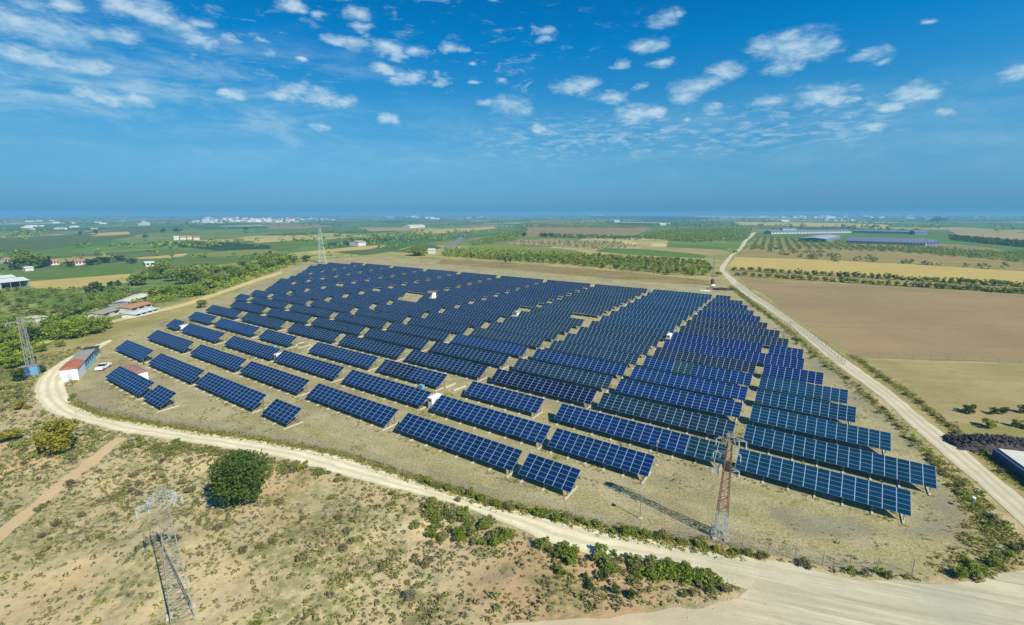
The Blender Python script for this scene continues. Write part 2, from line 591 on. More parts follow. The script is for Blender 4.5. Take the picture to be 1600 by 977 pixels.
M['red_tiles'] = mat_tiles('red_roof_tiles', (0.48, 0.16, 0.085), (0.36, 0.12, 0.07))
M['pink_tiles'] = mat_tiles('faded_roof_tiles', (0.38, 0.20, 0.16), (0.28, 0.14, 0.11))
M['orange_tiles'] = mat_tiles('orange_roof_tiles', (0.50, 0.24, 0.13), (0.40, 0.2, 0.12))
M['grey_sheet'] = mat_tiles('grey_roof_sheet', (0.36, 0.34, 0.29), (0.24, 0.22, 0.19))
M['light_sheet'] = mat_tiles('pale_roof_sheet', (0.62, 0.66, 0.66), (0.46, 0.48, 0.47))
M['grey_blue_sheet'] = mat_tiles('pale_grey_roof_sheet', (0.36, 0.41, 0.47), (0.28, 0.32, 0.37))
M['blue_sheet'] = mat_tiles('slate_blue_roof_sheet', (0.17, 0.21, 0.31), (0.12, 0.15, 0.22))


def mat_leaves(name, dark, light, dry=None):
    t = NT(name)
    s = t.attr('shade')
    c = t.mix(s, dark, light)
    oi = t.node('ShaderNodeObjectInfo')
    c2 = t.mix(t.math('MULTIPLY', oi.outputs['Random'], 0.35), c, dry or tuple(q * 1.35 for q in light))
    t.done(c2, 0.75, 0, 0.15)
    t.bsdf.inputs['Subsurface Weight'].default_value = 0.0
    # thin leaves pass some light
    tr = t.node('ShaderNodeBsdfTranslucent')
    t.put(t.mix(0.5, c2, light), tr.inputs[0])
    mx = t.node('ShaderNodeMixShader')
    mx.inputs[0].default_value = 0.38
    t.L.new(t.bsdf.outputs[0], mx.inputs[1])
    t.L.new(tr.outputs[0], mx.inputs[2])
    t.L.new(mx.outputs[0], t.N['Material Output'].inputs[0])
    return t.mat


M['leaf_dark'] = mat_leaves('dark_green_leaves', (0.04, 0.072, 0.016), (0.11, 0.165, 0.034))
M['leaf_mid'] = mat_leaves('green_leaves', (0.105, 0.15, 0.018), (0.26, 0.33, 0.044))
M['leaf_bright'] = mat_leaves('bright_green_leaves', (0.125, 0.18, 0.02), (0.32, 0.4, 0.052))
M['leaf_yellow'] = mat_leaves('yellow_green_leaves', (0.17, 0.17, 0.02), (0.4, 0.37, 0.044))
M['leaf_olive'] = mat_leaves('grey_olive_leaves', (0.14, 0.16, 0.04), (0.29, 0.31, 0.09))
M['leaf_grey'] = mat_leaves('dry_grey_scrub', (0.125, 0.11, 0.068), (0.26, 0.235, 0.15))
M['leaf_scrub'] = mat_leaves('dull_scrub', (0.15, 0.142, 0.058), (0.3, 0.285, 0.12))


def mat_panel():
    t = NT('solar_modules')
    uv = t.node('ShaderNodeUVMap').outputs[0]
    sep = t.node('ShaderNodeSeparateXYZ')
    t.L.new(uv, sep.inputs[0])
    u, v = sep.outputs[0], sep.outputs[1]

    def edge(q, w):
        f = t.math('FRACT', q)
        d = t.math('MINIMUM', f, t.math('SUBTRACT', 1.0, f))
        return t.math('SUBTRACT', 1.0, t.mr(d, w * 0.7, w * 1.3))
    fu, fv = edge(u, 0.030), edge(v, 0.026)
    frame = t.math('MAXIMUM', fu, t.math('MULTIPLY', fv, 0.85))
    # cells inside one module: 10 x 6, fine lighter grid lines
    cu = edge(t.math('MULTIPLY', u, 10.0), 0.045)
    cv = edge(t.math('MULTIPLY', v, 6.0), 0.05)
    cell = t.math('MULTIPLY', t.math('MAXIMUM', cu, cv), 0.06)
    oi = t.node('ShaderNodeObjectInfo')
    fl = t.node('ShaderNodeVectorMath', operation='FLOOR')
    t.L.new(uv, fl.inputs[0])
    wn = t.node('ShaderNodeTexWhiteNoise', noise_dimensions='4D')
    t.L.new(fl.outputs[0], wn.inputs['Vector'])
    t.L.new(t.math('MULTIPLY', oi.outputs['Random'], 91.0), wn.inputs['W'])
    base = oi.outputs['Color']
    hs = t.node('ShaderNodeHueSaturation')
    t.L.new(base, hs.inputs['Color'])
    t.L.new(t.mr(wn.outputs[0], 0, 1, 0.78, 1.22), hs.inputs['Value'])
    t.L.new(t.mr(wn.outputs[0], 0, 1, 0.49, 0.512), hs.inputs['Hue'])
    dust = t.noise(t.world(), 0.16, 4)
    c = t.mix(t.mr(dust, 0.40, 0.75, 0, 0.10), hs.outputs[0], (0.04, 0.07, 0.09))
    c = t.mix(cell, c, (0.12, 0.22, 0.32))
    c = t.mix(frame, c, (0.26, 0.38, 0.52))
    t.done(c, t.math('MULTIPLY_ADD', frame, 0.25, 0.14), 0.0, 0.22)
    return t.mat


M['panel'] = mat_panel()
M['panel_back'] = weathered('module_backsheet', (0.16, 0.17, 0.19), None, 0.6)


# --- ground
def mat_ground():
    t = NT('ground')
    P = t.world()
    zone = t.attr('zone', out='Color')
    sp = t.node('ShaderNodeSeparateColor')
    t.L.new(zone, sp.inputs[0])
    site, valley, scrub = sp.outputs[0], sp.outputs[1], sp.outputs[2]
    n1 = t.noise(P, 0.035, 6, 0.62)
    n2 = t.noise(P, 0.22, 6, 0.65)
    n3 = t.noise(P, 1.3, 6, 0.7)
    n4 = t.noise(P, 0.009, 5, 0.6)
    # dry grassland of the plateau
    dry = t.mix(t.mr(n1, 0.35, 0.68), (0.42, 0.35, 0.135), (0.24, 0.225, 0.070))
    dry = t.mix(t.mr(n3, 0.5, 0.75, 0, 0.5), dry, (0.17, 0.16, 0.055))
    dry = t.mix(t.mr(t.noise(P, 0.3, 6, 0.75), 0.5, 0.64, 0, 0.75), dry, (0.20, 0.20, 0.065))
    dry = t.mix(t.mr(t.noise(P, 0.08, 6, 0.7), 0.5, 0.66, 0, 0.6), dry, (0.30, 0.23, 0.115))
    # bare compacted ground inside the plant, grassed along the table rows
    rr = t.node('ShaderNodeVectorRotate', rotation_type='Z_AXIS')
    t.L.new(P, rr.inputs[0])
    rr.inputs['Angle'].default_value = math.radians(34.06)
    along = t.vmul(rr.outputs[0], (0.030, 0.22, 0.0))
    strip = t.noise(along, 1.0, 6, 0.6)
    s1 = t.mix(t.mr(n2, 0.35, 0.7), (0.43, 0.370, 0.205), (0.345, 0.295, 0.160))
    s1 = t.mix(t.mr(strip, 0.44, 0.60, 0, 0.7), s1, (0.33, 0.30, 0.115))
    s1 = t.mix(t.mr(n1, 0.52, 0.68, 0, 0.7), s1, (0.215, 0.205, 0.070))
    s1 = t.mix(t.mr(t.noise(P, 0.055, 6, 0.6), 0.48, 0.62, 0, 0.7), s1, (0.275, 0.225, 0.125))
    s1 = t.mix(t.mr(n3, 0.55, 0.8, 0, 0.5), s1, (0.21, 0.19, 0.085))
    s1 = t.mix(t.mr(t.noise(P, 0.5, 6, 0.75), 0.6, 0.75, 0, 0.6), s1, (0.20, 0.195, 0.06))
    f1 = t.noise(P, 2.6, 5, 0.75)
    s1 = t.mix(t.mr(f1, 0.50, 0.64, 0, 0.55), s1, (0.17, 0.155, 0.075))
    s1 = t.mix(t.mr(f1, 0.36, 0.46, 0.45, 0), s1, (0.50, 0.45, 0.28))
    s1 = t.mix(t.mr(t.noise(P, 0.35, 6, 0.7, 0.6), 0.55, 0.68, 0, 0.6), s1, (0.22, 0.205, 0.075))
    yd = t.mix(t.mr(n2, 0.35, 0.7), (0.270, 0.255, 0.165), (0.220, 0.205, 0.130))
    f1 = t.noise(P, 2.6, 5, 0.75)
    s1 = t.mix(t.mr(f1, 0.50, 0.64, 0, 0.55), s1, (0.17, 0.155, 0.075))
    s1 = t.mix(t.mr(f1, 0.36, 0.46, 0.45, 0), s1, (0.50, 0.45, 0.28))
    s1 = t.mix(t.mr(t.noise(P, 0.35, 6, 0.7, 0.6), 0.55, 0.68, 0, 0.6), s1, (0.22, 0.205, 0.075))
    yd = t.mix(t.mr(n3, 0.52, 0.76, 0, 0.5), yd, (0.20, 0.19, 0.11))
    yd = t.mix(t.mr(f1, 0.50, 0.64, 0, 0.5), yd, (0.15, 0.14, 0.085))
    s1 = t.mix(t.math('MULTIPLY', t.attr('yard'), 0.85), s1, yd)
    # scrubby slope in front: pale marl, reddish soil, grey gravel
    c1 = t.mix(t.mr(n1, 0.3, 0.6), (0.56, 0.450, 0.250), (0.48, 0.385, 0.215))
    c1 = t.mix(t.mr(t.noise(P, 0.045, 5, 0.6, 0.5), 0.50, 0.66, 0, 0.7), c1, (0.52, 0.345, 0.175))
    c1 = t.mix(t.mr(t.noise(P, 0.11, 5, 0.6), 0.52, 0.70, 0, 0.75), c1, (0.37, 0.345, 0.215))
    c1 = t.mix(t.mr(n3, 0.48, 0.70, 0, 0.6), c1, (0.30, 0.26, 0.12))
    vd = t.node('ShaderNodeVectorMath', operation='DISTANCE')
    t.L.new(P, vd.inputs[0])
    vd.inputs[1].default_value = (9.0, 50.0, 0)
    rd = t.math('MULTIPLY_ADD', t.noise(P, 0.12, 5, 0.6), 14.0, vd.outputs['Value'])
    c1 = t.mix(t.mr(rd, 13, 24, 0.85, 0), c1, (0.46, 0.30, 0.155))
    gr = t.mr(t.noise(P, 0.06, 6, 0.66), 0.44, 0.58, 0, 0.85)
    c1 = t.mix(t.math('MULTIPLY', gr, t.mr(t.noise(P, 0.8, 6, 0.7), 0.36, 0.58)), c1, (0.185, 0.195, 0.072))
    # farmland mosaic of the valley: strips of vines, stubble and fallow, all the way to the horizon
    vs = t.vmul(P, (0.0030, 0.0022, 0.0))
    rot = t.node('ShaderNodeVectorRotate', rotation_type='Z_AXIS')
    t.L.new(vs, rot.inputs[0])
    rot.inputs['Angle'].default_value = 0.45
    vo = t.node('ShaderNodeTexVoronoi', feature='F1', distance='CHEBYCHEV')
    t.L.new(rot.outputs[0], vo.inputs['Vector'])
    vo.inputs['Scale'].default_value = 1.4
    sc = t.node('ShaderNodeSeparateColor')
    t.L.new(vo.outputs['Color'], sc.inputs[0])
    rmp = t.node('ShaderNodeValToRGB')
    rmp.color_ramp.interpolation = 'CONSTANT'
    el = rmp.color_ramp.elements
    cols = [(0.0, (0.070, 0.150, 0.022)), (0.16, (0.100, 0.190, 0.026)), (0.32, (0.15, 0.215, 0.034)), (0.46, (0.050, 0.110, 0.020)),
            (0.58, (0.36, 0.34, 0.11)), (0.67, (0.115, 0.165, 0.036)), (0.80, (0.42, 0.36, 0.14)), (0.87, (0.20, 0.205, 0.06)), (0.95, (0.28, 0.22, 0.10))]
    el[0].position, el[0].color = 0, (*cols[0][1], 1)
    el[1].position, el[1].color = cols[1][0], (*cols[1][1], 1)
    for p, c in cols[2:]:
        e = el.new(p)
        e.color = (*c, 1)
    t.L.new(sc.outputs[0], rmp.inputs[0])
    mos = t.mix(t.mr(t.noise(P, 0.012, 6, 0.7), 0.5, 0.62, 0, 0.6), rmp.outputs[0], (0.06, 0.105, 0.024))
    mos = t.mix(t.mr(n4, 0.52, 0.72, 0, 0.4), mos, (0.06, 0.11, 0.026))
    slope = t.mix(t.mr(n1, 0.40, 0.66), (0.17, 0.215, 0.048), (0.36, 0.325, 0.115))
    slope = t.mix(t.mr(t.noise(P, 0.06, 6, 0.7), 0.40, 0.54, 0, 0.85), slope, (0.090, 0.155, 0.024))
    slope = t.mix(t.mr(t.noise(P, 0.5, 6, 0.75), 0.5, 0.66, 0, 0.7), slope, (0.12, 0.13, 0.04))
    far = t.attr('farland')
    val = t.mix(far, slope, mos)
    c = t.mix(scrub, dry, c1)
    c = t.mix(site, c, s1)
    c = t.mix(valley, c, val)
    c = t.mix(t.math('MULTIPLY', far, t.math('SUBTRACT', 1.0, valley)), c, mos)
    t.done(c, 0.97, 0, 0.1)
    t.bump(t.math('ADD', n3, t.math('MULTIPLY', t.noise(P, 5.0, 4), 0.4)), 0.55, 0.25)
    return t.mat


def mat_track(name, light, mid, dark, marks=True, blend=False):
    """dirt road surface with tyre lanes worn along it"""
    t = NT(name)
    P = t.world()
    n1 = t.noise(P, 0.12, 5, 0.6)
    n2 = t.noise(P, 0.9, 6, 0.7)
    c = t.mix(t.mr(n1, 0.35, 0.65), light, mid)
    c = t.mix(t.mr(n2, 0.5, 0.75, 0, 0.45), c, dark)
    if marks:
        lane = t.attr('lane')
        w = t.math('PINGPONG', t.math('MULTIPLY_ADD', t.noise(P, 0.05, 2), 0.25, t.math('MULTIPLY', lane, 1.0)), 0.17)
        c = t.mix(t.mr(w, 0.05, 0.14, 0, 0.55), c, dark)
        c = t.mix(t.mr(t.math('ABSOLUTE', t.math('SUBTRACT', lane, 0.5)), 0.36, 0.5, 0, 0.4), c, mid)
    if blend:                                     # the wide gravel junction: duller, with wheel lines swept round the bend
        q = t.mix(t.mr(n1, 0.35, 0.65), (0.56, 0.52, 0.35), (0.47, 0.44, 0.30))
        q = t.mix(t.mr(n2, 0.5, 0.75, 0, 0.45), q, (0.38, 0.355, 0.24))
        r = t.node('ShaderNodeVectorRotate', rotation_type='Z_AXIS')
        t.L.new(P, r.inputs[0])
        r.inputs['Angle'].default_value = 0.30
        r.inputs['Center'].default_value = (40, 60, 0)
        st = t.vmul(r.outputs[0], (0.035, 0.6, 0))
        q = t.mix(t.mr(t.noise(st, 1.0, 4, 0.55, 0.6), 0.46, 0.62, 0, 0.7), q, (0.39, 0.355, 0.23))
        q = t.mix(t.mr(t.noise(st, 2.3, 4, 0.55, 0.4), 0.52, 0.64, 0, 0.55), q, (0.62, 0.565, 0.39))
        q = t.mix(t.mr(t.noise(t.vmul(r.outputs[0], (0.05, 2.2, 0)), 1.0, 4, 0.6, 0.3), 0.55, 0.63, 0, 0.5), q, (0.30, 0.275, 0.18))
        q = t.mix(t.mr(t.noise(P, 0.07, 4, 0.5), 0.5, 0.65, 0, 0.6), q, (0.37, 0.36, 0.275))
        sp = t.node('ShaderNodeSeparateXYZ')
        t.L.new(P, sp.inputs[0])
        x = t.math('MULTIPLY_ADD', t.math('SUBTRACT', n1, 0.5), 26.0, sp.outputs[0])
        c = t.mix(t.mr(x, 12, 36), c, q)
    t.done(c, 0.97, 0, 0.1)
    t.bump(n2, 0.4, 0.12)
    return t.mat


M['ground'] = mat_ground()
M['road'] = mat_track('pale_gravel_road', (0.76, 0.69, 0.47), (0.66, 0.59, 0.39), (0.47, 0.42, 0.27), blend=True)
M['junction'] = mat_track('pale_gravel_junction', (0.56, 0.46, 0.29), (0.48, 0.395, 0.25), (0.36, 0.295, 0.18), marks=False, blend=True)
M['lane'] = mat_track('lane_gravel', (0.60, 0.545, 0.375), (0.52, 0.47, 0.32), (0.40, 0.355, 0.235))
M['redtrack'] = mat_track('reddish_dirt', (0.56, 0.41, 0.22), (0.50, 0.37, 0.20), (0.38, 0.29, 0.15), marks=False)
M['asphalt'] = mat_track('grey_asphalt', (0.20, 0.21, 0.22), (0.17, 0.18, 0.19), (0.12, 0.125, 0.13), marks=False)


_f = G0(1600, 567) - G0(1335, 558)
FIELD_DIR = math.atan2(_f[1], _f[0])


def mat_field(name, a, b, c, row_dir=0.0, row=0.0, strength=0.35, big=0.02):
    t = NT(name)
    P = t.world()
    n1 = t.noise(P, big, 6, 0.62)
    n2 = t.noise(P, 0.4, 6, 0.72)
    col = t.mix(t.mr(n1, 0.35, 0.66), a, b)
    col = t.mix(t.mr(n2, 0.48, 0.74, 0, 0.5), col, c)
    sr = t.node('ShaderNodeVectorRotate', rotation_type='Z_AXIS')
    t.L.new(P, sr.inputs[0])
    sr.inputs['Angle'].default_value = -FIELD_DIR
    sk = t.noise(t.vmul(sr.outputs[0], (0.006, 0.16, 0)), 1.0, 6, 0.65, 0.3)
    col = t.mix(t.mr(sk, 0.46, 0.64, 0, 0.28), col, c)
    sk2 = t.noise(t.vmul(sr.outputs[0], (0.02, 0.5, 0)), 1.0, 5, 0.7)
    col = t.mix(t.mr(sk2, 0.34, 0.46, 0.25, 0), col, a)
    if row > 0:
        r = t.node('ShaderNodeVectorRotate', rotation_type='Z_AXIS')
        t.L.new(P, r.inputs[0])
        r.inputs['Angle'].default_value = row_dir
        w = t.node('ShaderNodeTexWave', wave_type='BANDS', bands_direction='X')
        t.L.new(r.outputs[0], w.inputs['Vector'])
        w.inputs['Scale'].default_value = row
        w.inputs['Distortion'].default_value = 0.8
        col = t.mix(t.math('MULTIPLY', w.outputs[0], strength), col, c)
    t.done(col, 0.97, 0, 0.08)
    t.bump(n2, 0.4, 0.2)
    return t.mat


FM = {
    'plough': mat_field('ploughed_soil', (0.325, 0.240, 0.118), (0.265, 0.198, 0.100), (0.205, 0.150, 0.078), 1.2, 0.35, 0.12),
    'stubble': mat_field('straw_stubble', (0.510, 0.390, 0.119), (0.451, 0.350, 0.109), (0.333, 0.260, 0.079), 1.1, 0.4, 0.2),
    'dry': mat_field('dry_grass', (0.385, 0.310, 0.145), (0.305, 0.250, 0.112), (0.205, 0.175, 0.072), 1.25, 0.5, 0.15, 0.05),
    'soil': mat_field('orchard_soil', (0.323, 0.255, 0.096), (0.255, 0.210, 0.076), (0.167, 0.150, 0.050)),
    'orch': mat_field('grassy_orchard_floor', (0.294, 0.255, 0.079), (0.196, 0.200, 0.053), (0.127, 0.140, 0.033)),
    'green': mat_field('green_crop', (0.120, 0.205, 0.030), (0.105, 0.160, 0.030), (0.075, 0.120, 0.022), 0.3, 0.2, 0.3),
    'vine': mat_field('vine_rows', (0.073, 0.120, 0.024), (0.098, 0.145, 0.030), (0.127, 0.120, 0.040), 0.6, 0.12, 0.4),
    'dark': mat_field('dark_orchard', (0.031, 0.058, 0.017), (0.041, 0.070, 0.018), (0.025, 0.045, 0.013)),
    'olive': mat_field('olive_grass', (0.235, 0.240, 0.063), (0.186, 0.200, 0.050), (0.147, 0.160, 0.040)),
    'brown': mat_field('brown_bank', (0.235, 0.180, 0.073), (0.294, 0.230, 0.092), (0.147, 0.115, 0.046), big=0.06),
    'pale': mat_field('pale_earth', (0.588, 0.500, 0.218), (0.510, 0.420, 0.178), (0.392, 0.320, 0.132)),
}


# ------------------------------------------------------------------ terrain
def build_terrain():
    radii = [4.0]
    while radii[-1] < 14000:
        r = radii[-1]
        radii.append(r + max(0.42, r * 0.0105))
    radii = np.array(radii)
    front = np.radians(np.arange(-72, 72.01, 0.26))
    back = np.radians(np.arange(75, 287, 3.0))
    ang = np.concatenate([front, back])
    nr, na = len(radii), len(ang)
    R, A = np.meshgrid(radii, ang, indexing='ij')
    X, Y = (R * np.sin(A)).ravel(), (R * np.cos(A)).ravel()
    Z = hgt(X, Y)
    X = np.append(X, 0); Y = np.append(Y, 0); Z = np.append(Z, Z[:na].mean())
    i = np.arange(nr - 1)[:, None] * na
    j = np.arange(na)[None, :]
    jn = (j + 1) % na
    F = np.stack([i + j, i + jn, i + na + jn, i + na + j], -1).reshape(-1, 4)
    cidx = nr * na
    j = np.arange(0, na)
    F2 = np.stack([np.full(na, cidx), j, j, (j + 1) % na], -1)
    me = bpy.data.meshes.new('ground')
    V = np.stack([X, Y, Z], -1).astype(np.float32)
    loops = np.concatenate([F[:, ::-1].ravel(), np.stack([F2[:, 0], F2[:, 3], F2[:, 1]], -1).ravel()]).astype(np.int32)
    tot = np.concatenate([np.full(len(F), 4), np.full(na, 3)])
    start = np.concatenate([[0], np.cumsum(tot)[:-1]]).astype(np.int32)
    me.vertices.add(len(V)); me.vertices.foreach_set("co", V.ravel())
    me.loops.add(len(loops)); me.loops.foreach_set("vertex_index", loops)
    me.polygons.add(len(start)); me.polygons.foreach_set("loop_start", start)
    me.polygons.foreach_set("use_smooth", np.ones(len(start), bool))
    me.update(calc_edges=True)
    s_site = sdist(X, Y, SITE)
    s_val = sdist(X, Y, VALLEY)
    wob = (vnoise(X, Y, 9, 8) - 0.5) * 5 + (vnoise(X, Y, 3, 9) - 0.5) * 2
    rr = np.hypot(X, Y)
    site = smooth(s_site + wob * 0.25, -1.0, 1.2)
    val = smooth(s_val + wob, -4, 10)
    # the slope in front of the road is everything near that is neither site, valley nor the land right of the lane
    lane = [tuple(G0(*p)) for p in RROAD_L]
    right = sdist(X, Y, lane[::-1] + [(3000, 1500), (6000, 0), (300, -400), (60, 20)])
    scrub = (1 - smooth(rr + wob, 150, 190)) * (1 - smooth(right + wob, -4, 3)) * (1 - smooth(s_site, -1, 1))
    far = smooth(rr, 420, 700)
    zc = np.stack([site, val, scrub, np.ones_like(site)], -1).astype(np.float32)
    a = me.attributes.new("zone", 'FLOAT_COLOR', 'POINT')
    a.data.foreach_set("color", zc.ravel())
    y_ = me.attributes.new("yard", 'FLOAT', 'POINT')
    wy = (vnoise(X, Y, 6, 14) - 0.5) * 5 + (vnoise(X, Y, 2, 15) - 0.5) * 2.5
    y_.data.foreach_set("value", smooth(sdist(X, Y, YARD) + wy, -2.2, 2.2).astype(np.float32))
    b = me.attributes.new("farland", 'FLOAT', 'POINT')
    b.data.foreach_set("value", far.astype(np.float32))
    me.materials.append(M['ground'])
    o = bpy.data.objects.new('ground', me)
    link(o)
    tag(o, kind='structure')


build_terrain()


def sheet(name, pts, mat, off, kind='structure', jit=0.0, step=None, lane=None, label=None):
    """a ground sheet draped on the terrain; pts in metres"""
    P = [Vector((x, y, 0)) for x, y in pts]
    if jit > 0:                                   # ragged natural edge
        Q = []
        for i, p in enumerate(P):
            q = P[(i + 1) % len(P)]
            n = max(1, int((q - p).length / step))
            nx, ny = -(q - p).y, (q - p).x
            l = math.hypot(nx, ny) + 1e-9
            for k in range(n):
                c = p.lerp(q, k / n)
                d = (vnoise(np.array([c.x]), np.array([c.y]), step * 2.2, 21)[0] - 0.5) * 2 * jit
                Q.append(Vector((c.x + nx / l * d, c.y + ny / l * d, 0)))
        P = Q
    pts2 = [Vector((p.x, p.y)) for p in P]
    xs, ys = np.array([p.x for p in P]), np.array([p.y for p in P])
    zb = hgt(xs, ys, False)
    nb = len(pts2)
    if zb.max() - zb.min() > 0.02:
        off += 0.12
        sp = 12.0
        gx, gy = np.meshgrid(np.arange(xs.min(), xs.max(), sp), np.arange(ys.min(), ys.max(), sp))
        gx, gy = gx.ravel(), gy.ravel()
        k = sdist(gx, gy, [(p.x, p.y) for p in pts2]) > 3
        pts2 += [Vector((a, b)) for a, b in zip(gx[k], gy[k])]
    vo, _, fo, *_ = delaunay_2d_cdt(pts2, [], [list(range(nb))], 1, 1e-4)
    z = hgt(np.array([v.x for v in vo]), np.array([v.y for v in vo]), False) + off
    bm = bmesh.new()
    bv = [bm.verts.new((v.x, v.y, q)) for v, q in zip(vo, z)]
    for f in fo:
        fc = bm.faces.new([bv[i] for i in f])
        fc.normal_update()
        if fc.normal.z < 0:
            fc.normal_flip()
    me = bpy.data.meshes.new(name)
    bm.to_mesh(me)
    bm.free()
    me.materials.append(mat)
    o = bpy.data.objects.new(name, me)
    link(o)
    tag(o, label, kind=kind)
    return o


def ribbon(name, left, right, mat, off, nseg=160, nw=12, jit=0.5):
    """road ribbon between two edge polylines (metres), with a 'lane' coordinate across it"""
    def resample(p, n):
        p = np.array(p)
        d = np.concatenate([[0], np.cumsum(np.hypot(*np.diff(p, axis=0).T))])
        # smooth through the corners
        s = np.linspace(0, d[-1], n)
        q = np.stack([np.interp(s, d, p[:, 0]), np.interp(s, d, p[:, 1])], -1)
        for _ in range(3):
            q[1:-1] = 0.25 * q[:-2] + 0.5 * q[1:-1] + 0.25 * q[2:]
        return q
    A, B = resample(left, nseg), resample(right, nseg)
    for q, sd in ((A, 31), (B, 37)):
        d = (vnoise(q[:, 0], q[:, 1], 2.2, sd) - 0.5) * 2 * jit + (vnoise(q[:, 0], q[:, 1], 0.9, sd + 1) - 0.5) * jit
        o = B - A
        o /= np.linalg.norm(o, axis=1)[:, None] + 1e-9
        q += o * d[:, None]
    t = np.linspace(0, 1, nw)[None, :, None]
    V = A[:, None] * (1 - t) + B[:, None] * t
    Z = hgt(V[..., 0].ravel(), V[..., 1].ravel(), False) + off
    V = np.concatenate([V.reshape(-1, 2), Z[:, None]], 1)
    i = np.arange(nseg - 1)[:, None] * nw
    j = np.arange(nw - 1)[None, :]
    F = np.stack([i + j, i + j + 1, i + nw + j + 1, i + nw + j], -1).reshape(-1, 4)
    e1, e2 = V[F[0, 1]] - V[F[0, 0]], V[F[0, 3]] - V[F[0, 0]]
    if np.cross(e1[:2], e2[:2]) < 0:
        F = F[:, ::-1]
    me = np_mesh(name, V, F, [mat])
    a = me.attributes.new("lane", 'FLOAT', 'POINT')
    a.data.foreach_set("value", np.tile(np.linspace(0, 1, nw), nseg).astype(np.float32))
    o = bpy.data.objects.new(name, me)
    link(o)
    tag(o, kind='structure')
    return o


ribbon('road', polyg(ROAD_OUT_PX), polyg(ROAD_IN_PX)[::-1], M['road'], 0.040, 420, 14, 0.35)
sheet('road_junction', JUNC, M['junction'], 0.036, jit=0.5, step=1.2)
ribbon('lane', polyg(RROAD_L[2:]), polyg(RROAD_R[:-2])[::-1], M['lane'], 0.048, 420, 12, 0.3)
sheet('dirt_path', PATH, M['redtrack'], 0.03, jit=0.55, step=1.0)

